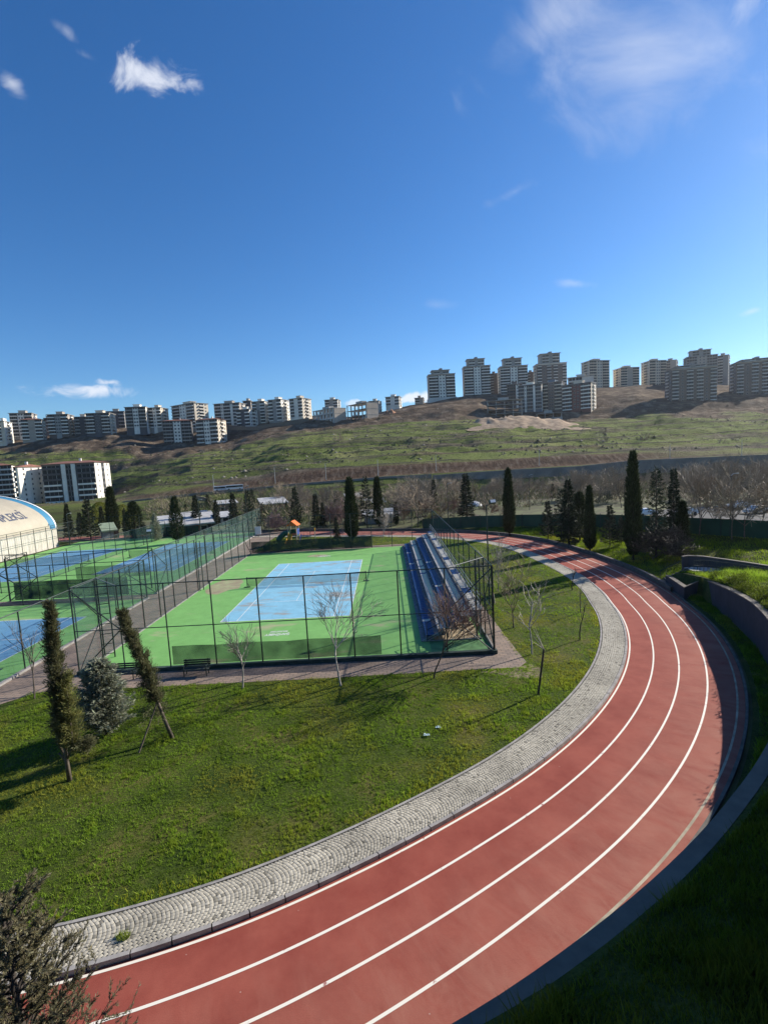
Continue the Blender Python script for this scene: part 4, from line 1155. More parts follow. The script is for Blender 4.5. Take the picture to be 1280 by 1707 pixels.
    L.new(noise(.30, (1, 1, 1), 9, .78), bp.inputs['Height']); L.new(bp.outputs[0], b.inputs['Normal'])
    return m
M_HILL = hill_material()
def hill_mesh():
    pxs = np.concatenate([np.arange(-900, -120, 30), np.arange(-120, 1400, 4.), np.arange(1400, 2300, 30)])
    Ds = []
    for a, b_ in zip(LD[:-1], LD[1:]):
        n = int(np.clip((b_-a)/3.2, 2, 34)) if a < 640 else 4
        Ds += list(np.linspace(a, b_, n, endpoint=False))
    Ds.append(LD[-1]); Ds = np.array(Ds)
    Zl = lev_z(pxs)                       # (levels, cols)
    Z = np.array([np.interp(Ds, LD, Zl[:, c]) for c in range(len(pxs))])     # cols, rows
    XY = np.array([[far_xy(p, D) for D in (100., 200.)] for p in pxs])
    X = XY[:, 0, 0][:, None]+(XY[:, 1, 0]-XY[:, 0, 0])[:, None]*(Ds[None]-100)/100
    Y = np.broadcast_to(Ds[None]+CAM[1], X.shape)
    amp = np.interp(Ds, [118, 226, 244, 300, 420, 480, 640, 900], [.3, .3, .5, 4., 4., 2.2, 1.5, 6])[None]
    n = fbm(X*.03, Y*.05, 5)-.5
    ter = np.abs(fbm(X*.012+4, Y*.045, 4)-.5)
    rg = fbm(X*.14, Y*.14, 3)-.5
    Z = Z+amp*(n*1.5+rg*.55-np.clip(.07-ter, 0, .07)*9)
    D2 = np.broadcast_to(Ds[None], X.shape); PX2 = np.broadcast_to(pxs[:, None], X.shape)
    c = np.zeros(X.shape+(3,))
    c[..., 0] = np.interp(D2, [229, 232, 243, 249], [0, 1, 1, 0])*np.interp(PX2, [150, 330, 1040, 1180], [.25, 1, 1, .2])
    edge = fbm(X*.03+9, Y*.03, 3)
    c[..., 1] = np.clip((D2-np.interp(PX2, [0, 200, 260, 400, 520, 640, 760, 800, 980, 1040, 1100, 1280], [418, 392, 372, 378, 408, 420, 432, 418, 418, 412, 405, 395])+ (edge-.5)*60)/10, 0, 1)
    pth = np.exp(-((D2-(268+26*(fbm(X*.006, X*0+3, 2)-.5)))/2.2)**2)*np.interp(PX2, [600, 700, 1150, 1300], [0, .9, .9, .2])
    c[..., 1] = np.maximum(c[..., 1], pth)
    c[..., 2] = np.interp(D2, [200, 228], [1, 0])
    m_, n_ = X.shape; i = np.arange(m_-1); j = np.arange(n_-1); I, J = np.meshgrid(i, j, indexing='ij'); a = (I*n_+J).ravel()
    return np_mesh('hills', np.c_[X.ravel(), Y.ravel(), Z.ravel()], np.c_[a, a+n_, a+n_+1, a+1], M_HILL, smooth=True, col=c.reshape(-1, 3))
kind(link('hills', hill_mesh()), 'structure')
# rocks and low scrub strewn over the slope
def scatter_stuff():
    rng = np.random.default_rng(14); n = 7000
    px = rng.uniform(-40, 1320, n); D = rng.uniform(255, 470, n)
    Zl = lev_z(px); z = np.array([np.interp(D[k], LD, Zl[:, k]) for k in range(n)])
    XY = np.array([far_xy(px[k], D[k]) for k in range(n)])
    f = fbm(XY[:, 0]*.035, XY[:, 1]*.07, 4); keep = f > .50
    XY, z, D = XY[keep], z[keep], D[keep]; n = len(z)
    amp = np.interp(D, [244, 300, 420, 480], [.5, 4., 4., 2.2])
    nn = fbm(XY[:, 0]*.03, XY[:, 1]*.05, 5)-.5; ter = np.abs(fbm(XY[:, 0]*.012+4, XY[:, 1]*.045, 4)-.5); rg = fbm(XY[:, 0]*.14, XY[:, 1]*.14, 3)-.5
    z = z+amp*(nn*1.5+rg*.55-np.clip(.07-ter, 0, .07)*9)
    s = .25+1.0*rng.random(n)**3
    dirs = np.array([[1, 0, 0], [0, 1, 0], [-1, 0, 0], [0, -1, 0], [.1, .1, .9]])
    v = XY.repeat(5, 0); v = np.c_[v, z.repeat(5)]+(dirs[None]*(s[:, None, None])*(.7+.6*rng.random((n, 5, 1)))).reshape(-1, 3)
    b_ = (np.arange(n)*5)[:, None]; F = np.concatenate([b_+np.array([[i, (i+1) % 4, 4]]) for i in range(4)])
    tone = np.where(rng.random(n)[:, None] < .16, np.array([[.18, .165, .135]]), np.array([[.045, .048, .028]]))*(.6+.8*rng.random((n, 1)))
    kind(link('hill_scrub', np_mesh('hill_scrub', v, F, leafmat('rock_and_scrub', (1, 1, 1), 0., .9), col=np.repeat(tone, 5, 0))), 'stuff')
scatter_stuff()
# tan spoil heap below the right hand towers, another pale scar on the left hill
M_SPOIL = mat('tan_spoil', (.33, .22, .135), .95, .3, .25, 1., 1.2, col2=(.46, .33, .215))
def heap(label, px0, px1, D, pyt, pyb, depth=22, seed=1, m=M_SPOIL, nm='spoil_heap'):
    rg = np.random.default_rng(seed); n = 44; k = 12; rows = []
    for i in range(n+1):
        px = px0+(px1-px0)*i/n; x, y = far_xy(px, D); zb = zof(px, D, np.interp(px, [px0, px1], pyb)); zt = zof(px, D, np.interp(px, np.linspace(px0, px1, len(pyt)), pyt))
        r = []
        for j in range(k+1):
            t = j/k; h = math.sin(min(1, t*1.35)*PI/2) if t < .75 else math.cos((t-.75)/.25*PI/2)
            w = .75+.5*float(fbm(np.array([i*.35+seed]), np.array([j*.5]), 3)[0])
            r.append((x+rg.normal(0, .12), y-6+depth*t+rg.normal(0, .12), zb-1+(zt-zb+1)*h*w))
        rows.append(r)
    mb = MB(); mb.loft(rows); o = mb.build(nm, m, smooth=True); tag(o, label, 'earth heap'); return o
heap('long tan spoil heap below the concrete frame on the right hill', 778, 985, 366, (708, 695, 690, 688, 690, 692, 704), (717, 715), depth=62, seed=3)
heap('ochre earth scar on the slope above the left apartments', 118, 152, 425, (756, 748, 744, 752), (772, 770), seed=5, m=mat('ochre_earth', (.44, .31, .15), .95, .2, .2))
heap('rust brown cut earth at the left end of the ridge gap', 640, 668, 470, (694, 684, 682, 690), (700, 699), seed=13, m=mat('rust_earth', (.30, .16, .095), .95, .2, .2))
# grey road wall and kerb line
M_RWALL = mat('grey_road_wall', (.20, .185, .165), .85, .15, .2)
def far_wall(label, pts, D, th, m, nm='road_wall'):
    mb = MB(); rows = []
    for px, pt, pb in pts:
        x, y = far_xy(px, D); zt, zb = zof(px, D, pt), zof(px, D, pb)
        rows.append([(x, y, zb-1.), (x, y, zt), (x, y+th, zt), (x, y+th, zb-1.)])
    mb.loft(rows, closed=True)
    for r, f in ((rows[0], (0, 1, 2, 3)), (rows[-1], (3, 2, 1, 0))): mb.add(r, [f])
    return tag(mb.build(nm, m), label, 'wall')
far_wall('long grey retaining wall of the road across the park', [(720, 792, 797), (800, 786, 798), (880, 781, 796), (960, 777, 793), (990, 774, 792), (1055, 767, 790), (1120, 764, 787), (1280, 757, 783), (1500, 747, 776)], 225, .8, M_RWALL)
far_wall('low grey road parapet below the brown bank', [(200, 836, 839), (320, 822, 826), (430, 812, 815.5), (480, 807, 811), (640, 794, 798), (718, 790, 795)], 226, .5, M_RWALL)
far_wall('cream low wall turning a corner left of the bare park trees', [(318, 826, 829), (336, 829, 832), (346, 833, 837)], 186, .6, M_COPE, 'garden_wall')
far_wall('cream low wall returning towards the left dark conifers', [(346, 833, 837), (334, 838, 841.5), (322, 841, 845)], 182, .6, M_COPE, 'garden_wall')
far_wall('long pale canal wall behind the lone cypress', [(742, 835, 839), (800, 838, 842), (862, 840, 844)], 140, .6, M_COPE, 'canal_wall')
far_wall('pale canal wall right of the lone cypress', [(872, 836, 842), (900, 835, 840), (940, 829, 834)], 139, .6, M_COPE, 'canal_wall')

# ================================================================== BUILDINGS
M_GLASS = mat('dark_glass', (.016, .018, .022), .35, .2, .3, spec=.25)
M_FRM = mat('window_frame_white', (.55, .55, .54), .5, .05, 1)
M_TILE = mat('red_roof_tile', (.21, .095, .065), .8, .2, .6)
M_SLAB = mat('roof_slab_grey', (.30, .29, .28), .8, .1, .3)
M_CONC = mat('raw_concrete', (.36, .345, .32), .9, .15, .3)
def wallmat(n, c): return mat('render_'+n, c, .85, .10, .15, 0)
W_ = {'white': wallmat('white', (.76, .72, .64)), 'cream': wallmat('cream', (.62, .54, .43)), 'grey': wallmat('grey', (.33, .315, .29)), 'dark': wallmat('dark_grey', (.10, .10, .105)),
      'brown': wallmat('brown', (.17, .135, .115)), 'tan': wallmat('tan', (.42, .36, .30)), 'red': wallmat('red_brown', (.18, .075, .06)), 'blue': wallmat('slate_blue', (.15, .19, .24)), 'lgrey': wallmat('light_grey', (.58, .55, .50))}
def unit_window():
    mb = MB(); mb.box(-.5, .5, -.10, .02, 0, 1)
    mb.mat(1); mb.add([(-.43, -.105, .08), (.43, -.105, .08), (.43, -.105, .92), (-.43, -.105, .92)], [(0, 1, 2, 3)])
    return mb.mesh('window', [M_FRM, M_GLASS])
def unit_dark():
    mb = MB(); mb.mat(1).box(-.5, .5, -.06, .02, 0, 1); mb.mat(0); mb.box(-.02, .02, -.09, -.061, 0, 1)
    return mb.mesh('window', [M_FRM, M_GLASS])
UW, UD = unit_window(), unit_dark()
def unit_balcony(m):
    mb = MB(); mb.box(-.5, .5, -1., 0, 0, .12); mb.box(-.5, .5, -1., -.9, .12, .36); mb.box(-.5, -.48, -.9, 0, .12, .36); mb.box(.48, .5, -.9, 0, .12, .36)
    return mb.mesh('balcony', m)
UB = {k: unit_balcony(v) for k, v in W_.items()}
def put(me, nm, par, loc, sc, rz=0.):
    o = link(nm, me, par); o.location = loc; o.scale = sc; o.rotation_euler = (0, 0, rz); return o
def apartment(label, pl, pr, pb, pt, D, wall='dark', bal='lgrey', side='cream', centre='white', roof='flat', fl=None, s=.25, left=False, bays=2, pent=0, podium=None, group=None, sidebal=True, balh=.36, accent=None, depth=16., dark_top=0, twin=False, recess=False):
    pc = (pl+pr)/2; W = (pr-pl)*D/FPX*math.cos(math.atan((pc-640)/FPX)); H = (pb-pt)*D/FPX
    zb = zof(pc, D, pb); x, y = far_xy(pc, D)
    phi = math.atan2(x-CAM[0], y-CAM[1])
    th = math.asin(min(.8, W*s/depth)) if s > 0 else 0.
    w = W*(1-s)/math.cos(th)
    rz = -(phi+(th if not left else -th))
    t = thing('apartment_building', label, 'apartment building', (x, y, zb), rz, group)
    fl = fl or max(3, round(H/3.1)); fh = H/fl
    x0, x1 = -w/2, w/2
    # centre the visible silhouette
    sh = (w*math.cos(th)-W)/2*(1 if not left else -1)
    t.location = (x+sh*math.cos(phi), y-sh*math.sin(phi), zb)
    mb = MB(); mb.box(x0, x1, 0, depth, -7, H); mb.build('wall', W_[wall], t)
    # side facings mostly lighter: sun on ends, shade on fronts, put into colour
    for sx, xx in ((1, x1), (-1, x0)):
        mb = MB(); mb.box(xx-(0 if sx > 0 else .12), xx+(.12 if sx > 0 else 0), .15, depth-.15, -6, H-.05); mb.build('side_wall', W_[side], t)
    if roof == 'red':
        mb = MB(); e = 1.; h = 1.7
        mb.add([(x0-e, -e, H), (x1+e, -e, H), (x1+e, depth+e, H), (x0-e, depth+e, H), (x0+w*.25, depth/2, H+h), (x1-w*.25, depth/2, H+h)], [(0, 1, 5, 4), (1, 2, 5), (2, 3, 4, 5), (3, 0, 4), (3, 2, 1, 0)])
        r = mb.build('roof', M_TILE, t); mb = MB(); mb.box(-.6+w*.1, .6+w*.1, depth*.4, depth*.4+1, H+.6, H+h+1.2); mb.build('chimney', W_['white'], r)
    else:
        mb = MB(); mb.box(x0-.7, x1+.7, -1.3, depth+.6, H, H+.35); r = mb.build('roof', M_SLAB, t)
        if not pent:
            mb = MB(); mb.box(-w*.16, w*.16, depth*.3, depth*.7, H+.35, H+3.0); mb.box(-w*.19, w*.19, depth*.27, depth*.73, H+3.0, H+3.2); mb.build('stair_house', W_[side], r)
    if pent:
        h2 = fh*pent; a = w*.30
        mb = MB(); mb.box(-a-.05*w, a, 2.5, depth-2, H+.35, H+h2); p = mb.build('penthouse', W_['grey'], t)
        mb = MB(); mb.box(-a-.05*w-1, a+1, 1., depth-1, H+h2, H+h2+.4); mb.box(-1.8, 1.2, 3, depth-4, H+h2+.4, H+h2+2.4); mb.build('penthouse_roof', M_SLAB, p)
        for k in range(max(1, int(pent))):
            for c in (-.6, .55): put(UB[bal], 'balcony', p, (a*c, 2.5, H+.4+fh*k), (a*.75, 1.4, 2.6)); put(UD, 'window', p, (a*c, 2.5, H+1.4+fh*k), (a*.7, 1, 1.5))
    if podium:
        mb = MB(); mb.box(x0-1, x1+1, -2.5, depth+1, -6, podium); mb.build('podium', W_['lgrey'], t)
    lay = []
    if bays == 2: lay = [(-.49, -.16), (.16, .49)]; cw = (-.13, .13)
    elif bays == 4: lay = [(-.48, -.34), (-.16, -.02), (.06, .20), (.36, .49)]; cw = (-.31, -.19)
    elif bays == 3: lay = [(-.49, -.24), (-.13, .13), (.24, .49)]; cw = (-.23, -.14)
    else: lay = [(-.48, .06)]; cw = (.10, .32)
    for k in range(fl):
        z = k*fh
        if podium and z+fh < podium: continue
        if bays == 4:
            for f in (-.25, .28): put(UW, 'window', t, (f*w, 0 if not centre or f > 0 else -.6, z+fh*.34), (1.5, 1, fh*.5))
        for a, b_ in lay:
            c = (a+b_)/2*w; ww = (b_-a)*w
            put(UB['dark' if k >= fl-dark_top else bal], 'balcony', t, (c, 0, z), (ww, 1.25, fh*.82*balh/.36))
            put(UD, 'window', t, (c-ww*.24, 0, z+fh*.33), (ww*.47, 1, fh*.62)); put(UD, 'window', t, (c+ww*.26, 0, z+fh*.33), (ww*.44, 1, fh*.62))
    if twin:
        for a_, b2 in ((-.135, -.055), (.055, .135)):
            mb = MB(); mb.box(a_*w, b2*w, -.7, 0, -6, H-.1*fh); mb.build('stair_panel', W_[centre], t)
        for k in range(fl): put(UD, 'window', t, (0, 0, k*fh+fh*.15), (w*.10, 1, fh*.7))
        centre = None
    if recess and s > 0:
        sx = x1+.12; mb = MB(); mb.box(sx, sx+.06, depth*.42, depth*.6, -4, H-.4); mb.build('recess_shade_strip', W_['dark'], t)  # dark strip on the flat end wall, paints the shade of a recess
    if centre:
        mb = MB(); mb.box(cw[0]*w, cw[1]*w, -.5, 0, -6, H-.3*fh); pn = mb.build('stair_panel', W_[centre], t)
        for k in range(fl):
            if podium and k*fh+fh < podium: continue
            for f in ((.27, .73) if (cw[1]-cw[0])*w > 3.2 else (.5,)):
                put(UW, 'window', pn, ((cw[0]+(cw[1]-cw[0])*f)*w, -.5, k*fh+fh*.34), (min(1.5, (cw[1]-cw[0])*w*.34), 1, fh*.5))
        if bays == 3:
            mb = MB(); mb.box(-cw[1]*w, -cw[0]*w, -.5, 0, -6, H-.3*fh); mb.build('stair_panel', W_[centre], t)
    if accent:
        mb = MB(); mb.box(x0-.06, x1+.06, -.32, 0, H-.34*fh, H); mb.build('cornice', W_[accent], t)
    # visible side
    if s > .08:
        sx = x1+.12 if not left else x0-.12; rr = PI/2 if not left else -PI/2
        for k in range(fl):
            z = k*fh
            for f in (.2, .8): put(UW, 'window', t, (sx, depth*f, z+fh*.34), (1.5, 1, fh*.48), rr)
            if sidebal:
                put(UB[bal if bal != 'dark' else 'grey'], 'balcony', t, (sx, depth*.5, z), (depth*.36, 1.2, fh*.9), rr); put(UD, 'window', t, (sx, depth*.5, z+fh*.42), (depth*.3, 1, fh*.5), rr)
            elif not recess: put(UW, 'window', t, (sx, depth*.5, z+fh*.34), (1.2, 1, fh*.45), rr)
            else: put(UD, 'window', t, (sx+.07, depth*.51, z+fh*.3), (depth*.15, 1, fh*.6), rr)
    return t
def skeleton(label, pl, pr, pb, pt, D, fl, nx=5, wall=None, s=.3, depth=14.):
    pc = (pl+pr)/2; W = (pr-pl)*D/FPX; H = (pb-pt)*D/FPX; zb = zof(pc, D, pb); x, y = far_xy(pc, D); phi = math.atan2(x-CAM[0], y-CAM[1])
    th = math.asin(min(.8, W*s/depth)); w = W*(1-s)/math.cos(th)
    t = thing('concrete_frame_building', label, 'building', (x-(W-w*math.cos(th))/2, y, zb), -(phi+th)); fh = H/fl
    for k in range(fl+1):
        mb = MB(); mb.box(-w/2-.4, w/2+.4, -.4, depth+.4, k*fh-.3 if k else -4, k*fh); mb.build('floor_slab', M_CONC, t)
    for i in range(nx+1):
        for j in range(4):
            xx = -w/2+.4+(w-.8)*i/nx; yy = .3+(depth-.6)*j/3; mb = MB(); mb.box(xx-.3, xx+.3, yy-.3, yy+.3, 0, H-.31); mb.build('column', M_CONC, t)
    if wall:
        for k in range(fl):
            for i in range(nx):
                if random.random() < wall:
                    mb = MB(); a = -w/2+.8+(w-.8)*i/nx; b_ = a+(w-.8)/nx-.8; z = k*fh+.02; mb.box(a, a+(b_-a)*.28, .05, .3, z, z+fh-.36); mb.box(b_-(b_-a)*.28, b_, .05, .3, z, z+fh-.36); mb.box(a+(b_-a)*.28, b_-(b_-a)*.28, .05, .3, z, z+1.); mb.build('infill_wall', W_['lgrey'], t)
        mb = MB(); mb.box(w/2-.02, w/2+.28, .6, depth-.6, 0, H-.4); mb.build('side_wall', W_['tan'], t)
    mb = MB(); mb.box(-w*.2, w*.12, depth*.3, depth*.7, H, H+2.6); mb.build('stair_house', M_CONC, t)
    return t
A = apartment
# left, near
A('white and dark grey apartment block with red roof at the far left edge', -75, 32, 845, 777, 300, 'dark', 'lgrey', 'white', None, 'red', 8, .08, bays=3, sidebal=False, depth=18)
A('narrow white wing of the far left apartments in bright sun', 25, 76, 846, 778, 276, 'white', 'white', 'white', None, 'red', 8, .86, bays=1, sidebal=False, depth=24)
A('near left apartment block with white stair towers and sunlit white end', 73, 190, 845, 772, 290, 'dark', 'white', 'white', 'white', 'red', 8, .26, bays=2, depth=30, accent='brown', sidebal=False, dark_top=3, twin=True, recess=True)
# left ridge
A('cream apartment at the left edge of the ridge', -14, 8, 736, 694, 455, 'tan', 'white', 'cream', None, s=.5, bays=1)
A('low cream lit block with pale balconies at far left of ridge', 6, 33, 736, 703, 445, 'cream', 'white', 'white', None, s=.5, bays=1)
A('tan block behind the red roofed one at left of ridge', 30, 76, 728, 690, 480, 'grey', 'lgrey', 'tan', 'white', s=.2)
A('tan red roofed block standing forward on the left ridge', 47, 88, 733, 700, 450, 'tan', 'white', 'tan', None, 'red', s=.15)
A('dark narrow block peeping between two tan blocks on the left ridge', 86, 96, 720, 698, 510, 'dark', 'grey', 'grey', None, s=0, bays=1)
A('brown block with a stepped roof, third cluster on the left ridge', 92, 136, 724, 692, 462, 'brown', 'white', 'tan', 'grey', s=.25)
A('low dark block with a thin lit end on the left ridge', 135, 166, 723, 696, 468, 'dark', 'grey', 'cream', None, s=.18)
A('dark grey block with a bright cream end wall on the left ridge', 155, 204, 722, 690, 458, 'dark', 'lgrey', 'cream', 'dark', s=.22)
A('dark block behind the cream ended one on the left ridge', 189, 221, 715, 687, 500, 'dark', 'grey', 'grey', None, s=.1)
A('dark block with white stripes and stepped lit balconies on the left ridge', 220, 262, 713, 680, 470, 'dark', 'grey', 'white', 'white', s=.2, pent=0)
A('slim lit balcony block joined to the white striped one', 258, 291, 713, 681, 480, 'grey', 'white', 'cream', 'white', s=.4)
A('tall tan block behind the two low red roofed ones', 296, 358, 716, 676, 488, 'tan', 'lgrey', 'cream', 'white', s=.4)
A('low dark red roofed block with white central strip, left of the pair', 279, 329, 741, 702, 445, 'dark', 'grey', 'dark', 'white', 'red', s=.06)
A('low dark red roofed block with sunlit rounded balconies, right of the pair', 334, 384, 738, 700, 440, 'dark', 'lgrey', 'cream', 'white', 'red', s=.3)
A('long grey block with a mast on its roof, middle left of ridge', 366, 418, 711, 674, 500, 'grey', 'lgrey', 'tan', 'white', s=.2, bays=3)
A('lower front block with rounded lit balconies, middle left of ridge', 402, 437, 712, 684, 475, 'dark', 'white', 'white', None, s=.4)
A('tall slab with a dark glazed corner behind the mast', 414, 432, 706, 670, 520, 'dark', 'grey', 'tan', None, s=.3, bays=1)
A('white balcony tower, first of the row of three', 428, 460, 706, 671, 490, 'grey', 'white', 'white', None, s=.35)
A('white balcony tower, middle one of the row of three', 455, 490, 702, 668, 486, 'grey', 'white', 'white', None, s=.4)
A('white balcony tower with a pale lit side, last of the row of three', 490, 526, 697, 666, 480, 'white', 'lgrey', 'cream', None, s=.42)
skeleton('pale unfinished concrete block with empty window holes on the ridge', 527, 584, 709, 683, 462, 3, 6, .95, s=.4)
A('small grey block behind the unfinished concrete ones', 548, 574, 690, 668, 560, 'grey', 'lgrey', 'lgrey', None, s=.2)
skeleton('open concrete frame with green shuttering beside the ridge gap', 583, 641, 703, 674, 470, 3, 5, .35, s=.45)
A('tiny pale block just behind the open concrete frame', 620, 641, 684, 670, 580, 'grey', 'lgrey', 'lgrey', None, s=.2, bays=1)
A('lone white block in the ridge gap left of the towers', 648, 674, 678, 663, 590, 'white', 'white', 'white', None, s=.15)
A('tiny grey house at the foot of the first tower', 696, 711, 673, 665, 585, 'tan', 'lgrey', 'tan', None, s=.1, bays=1, fl=2)
# right towers
A('first dark tower from the left with white podium and white stair strip', 717, 763, 671, 627, 560, 'dark', 'white', 'tan', 'white', s=.08, pent=1.4, podium=4.5, left=True, accent='tan')
A('second dark tower with a stepped penthouse on the right hill', 775, 821, 664, 614, 560, 'dark', 'white', 'tan', 'white', s=.08, pent=2.6, left=True, accent='tan')
A('brown block between the second and third towers', 819, 834, 660, 626, 590, 'brown', 'grey', 'brown', None, s=.1, bays=1)
A('third dark tower with sloping top and curved left edge', 833, 882, 668, 614, 560, 'dark', 'white', 'lgrey', 'white', s=.1, pent=2.8, left=True, accent='tan')
A('brown block between the third and tallest towers', 879, 894, 660, 624, 600, 'brown', 'grey', 'brown', None, s=.1, bays=1)
A('tallest dark brown tower with stepped penthouse', 891, 946, 672, 610, 560, 'brown', 'lgrey', 'grey', None, s=.12, pent=3.4, left=True, bays=4, accent='white')
A('mid-rise slate blue block with two white strips below the third tower', 866, 906, 684, 644, 470, 'blue', 'grey', 'white', 'white', s=.05, bays=3)
A('brown mid-rise with a white windowed strip left of the slate blue block', 848, 872, 672, 643, 500, 'brown', 'brown', 'brown', 'white', s=.0, bays=1)
A('brown mid-rise with cream balconies left of the red panelled block', 903, 941, 684, 640, 480, 'brown', 'cream', 'blue', 'brown', s=.1, bays=2)
A('red and white panelled block with a lit right end on the right hill', 938, 994, 683, 642, 465, 'red', 'white', 'cream', 'red', s=.16, accent='dark')
A('pale grey block behind the red panelled one', 948, 990, 660, 631, 520, 'lgrey', 'lgrey', 'lgrey', None, s=.0, bays=1, fl=4)
A('pale cream tower with dark balcony strip right of the tallest tower', 970, 1016, 650, 606, 600, 'tan', 'cream', 'cream', 'cream', s=.3, left=True)
A('lower pale cream block, second from the tallest tower', 1022, 1065, 650, 617, 600, 'tan', 'cream', 'cream', None, s=.3, left=True)
A('pale cream block partly behind the big right slab', 1068, 1109, 646, 606, 600, 'tan', 'cream', 'cream', 'cream', s=.35, left=True)
A('thin dark block between the cream ones and the big right slab', 1104, 1128, 640, 605, 610, 'grey', 'grey', 'grey', None, s=.1, bays=1)
A('tall grey block with stepped top behind the big right slab', 1137, 1193, 655, 598, 570, 'grey', 'grey', 'grey', 'tan', s=.1, pent=2.2, left=True)
A('slim grey tower right of the stepped one', 1191, 1213, 652, 597, 575, 'grey', 'white', 'grey', None, s=.1, bays=1)
A('big dark slab block with pale balconies in front on the right hill', 1106, 1192, 671, 617, 470, 'brown', 'lgrey', 'dark', None, s=.14, left=True, bays=4, accent='tan', pent=.8)
A('wide dark apartment block at the right edge of the hill', 1212, 1300, 660, 606, 500, 'brown', 'lgrey', 'dark', None, s=.14, left=True, bays=4, accent='tan', pent=.7)
A('dark block beyond the right edge block', 1300, 1380, 654, 602, 510, 'brown', 'lgrey', 'dark', None, s=.2, left=True, bays=4)
skeleton('grey concrete frame of four open floors above the spoil heap', 815, 871, 697, 668, 448, 4, 4, None, s=.0)
skeleton('low one storey concrete frame right of the four floor frame', 896, 936, 697, 689, 445, 1, 3, None, s=0.)
far_wall('pale parapet wall in front of the middle left blocks', [(378, 711, 715), (430, 711, 716), (520, 697, 703)], 462, .6, M_COPE, 'parapet_wall')
far_wall('pale blank wall between the middle blocks and the unfinished one', [(486, 712, 722), (530, 708, 716)], 458, .6, M_CONC, 'parapet_wall')
far_wall('long pale edge of the terrace under the dark towers', [(716, 676, 679), (770, 668, 672), (830, 663, 668)], 530, .6, M_COPE, 'terrace_wall')

# vehicles, far away
def car_mesh(m):
    mb = MB(); y = (-.85, .85)
    prof = [(-2.1, .35), (-2.1, .8), (-1.2, .95), (-.7, 1.42), (.8, 1.42), (1.5, .98), (2.15, .85), (2.15, .35)]
    mb.loft([[(x, yy*(1 if z < 1.2 else .82), z) for x, z in prof] for yy in y]); mb.add([(x, y[0]*(1 if z < 1.2 else .82), z) for x, z in prof], [tuple(range(8))]); mb.add([(x, y[1]*(1 if z < 1.2 else .82), z) for x, z in prof], [tuple(range(7, -1, -1))])
    mb.mat(1); 
    for yy in y: mb.add([(-1.0, yy*.96, 1.), (-.65, yy*.86, 1.36), (.75, yy*.86, 1.36), (1.3, yy*.96, 1.)], [(0, 1, 2, 3)])
    for x in (-1.3, 1.35):
        for yy in y: mb.tube([(x, yy-.1, .33), (x, yy+.1, .33)], .33, 10)
    return mb.mesh('parked_car', [m, M_GLASS])
CARS = [car_mesh(mat('car_white', (.7, .7, .7), .3, .03, 1, spec=.5)), car_mesh(mat('car_grey', (.18, .19, .2), .3, .05, 1, spec=.5)), car_mesh(mat('car_red', (.35, .04, .03), .3, .05, 1, spec=.5))]
def car(label, px, py, D, k, rz=0., base=None):
    o = link('parked_car', CARS[k]); z = zof(px, D, py) if base is None else base; x, y = far_xy(px, D); o.location = (x, y, z); o.rotation_euler = (0, 0, rz); tag(o, label, 'car'); return o
car('white car parked below the narrow white wing of the apartments', 62, 849, 268, 0, .1)
car('white car leftmost in front of the near left apartment block', 88, 848, 268, 0, 1.2)
car('grey car between two white cars before the near left apartments', 101, 848.5, 267, 1, 1.3)
car('white car under the stair towers of the near left apartments', 114, 848, 267, 0, .2)
car('white car rightmost in front of the near left apartments', 126, 847, 267, 0, .1)
mb = MB(); mb.box(-5.5, 5.5, -1.25, 1.25, .5, 3.1); mb.mat(1).box(-5.3, 5.3, -1.27, -1.251, 1.6, 2.6); mb.mat(1)
for x in (-3.6, 3.4):
    for y in (-1.2, 1.2): mb.tube([(x, y-.12, .5), (x, y+.12, .5)], .5, 10)
bus = mb.mesh('bus', [MATS['car_white'], M_GLASS])
for px, lb in ((368, 'white bus, the left of two, on the road below the bank'), (388, 'white bus, the right of two, on the road below the bank')):
    o = link('bus', bus); x, y = far_xy(px, 231); o.location = (x, y, zfar(px, 231)); o.rotation_euler = (0, 0, .42); o.scale = (.7, .8, .75); tag(o, lb, 'bus')
# ================================================================== TREES
def leaf_quads(P, D, Lf, Wf, rng, droop=0.):
    n = len(P); D = D/np.linalg.norm(D, axis=1)[:, None]
    rv = rng.normal(size=(n, 3)); S = np.cross(D, rv); S /= np.linalg.norm(S, axis=1)[:, None]+1e-9
    L_ = (Lf*(.6+.8*rng.random(n)))[:, None]; w = (Wf*(.6+.8*rng.random(n)))[:, None]
    v = np.stack([P, P+D*L_*.45+S*w, P+D*L_, P+D*L_*.5-S*w], 1).reshape(-1, 3)
    return v, np.arange(4*n).reshape(-1, 4)
def tones(n, rng, lo=.55, hi=1.35, clump=None):
    t = lo+(hi-lo)*rng.random((n, 1))
    if clump is not None: t = t*clump[:, None]
    return np.c_[t*(.95+.2*rng.random((n, 1))), t, t*(.8+.3*rng.random((n, 1)))]
M_BARK = mat('grey_bark', (.13, .105, .085), .9, .3, 6, .4, 30)
M_BARKL = mat('pale_bark', (.38, .35, .31), .85, .3, 5, .3, 30)
M_BARKD = mat('dark_bark', (.055, .045, .038), .9, .3, 6, .4, 30)
M_CYP = leafmat('cypress_foliage', (.040, .055, .022), .15)
M_SPR = leafmat('spruce_foliage', (.034, .046, .026), .12)
M_BLU = leafmat('blue_cedar_foliage', (.25, .28, .215), .3)
M_OLV = leafmat('olive_foliage', (.115, .122, .062), .4)
M_TWG = leafmat('bare_twigs', (.30, .235, .165), .05)
M_TWP = leafmat('pale_twigs', (.36, .32, .27), .05)
M_TWR = leafmat('red_twigs', (.21, .125, .09), .05)
M_BLO = leafmat('blossom', (.38, .27, .25), .3)
M_YGR = leafmat('yellow_green_shrub', (.17, .19, .035), .35)
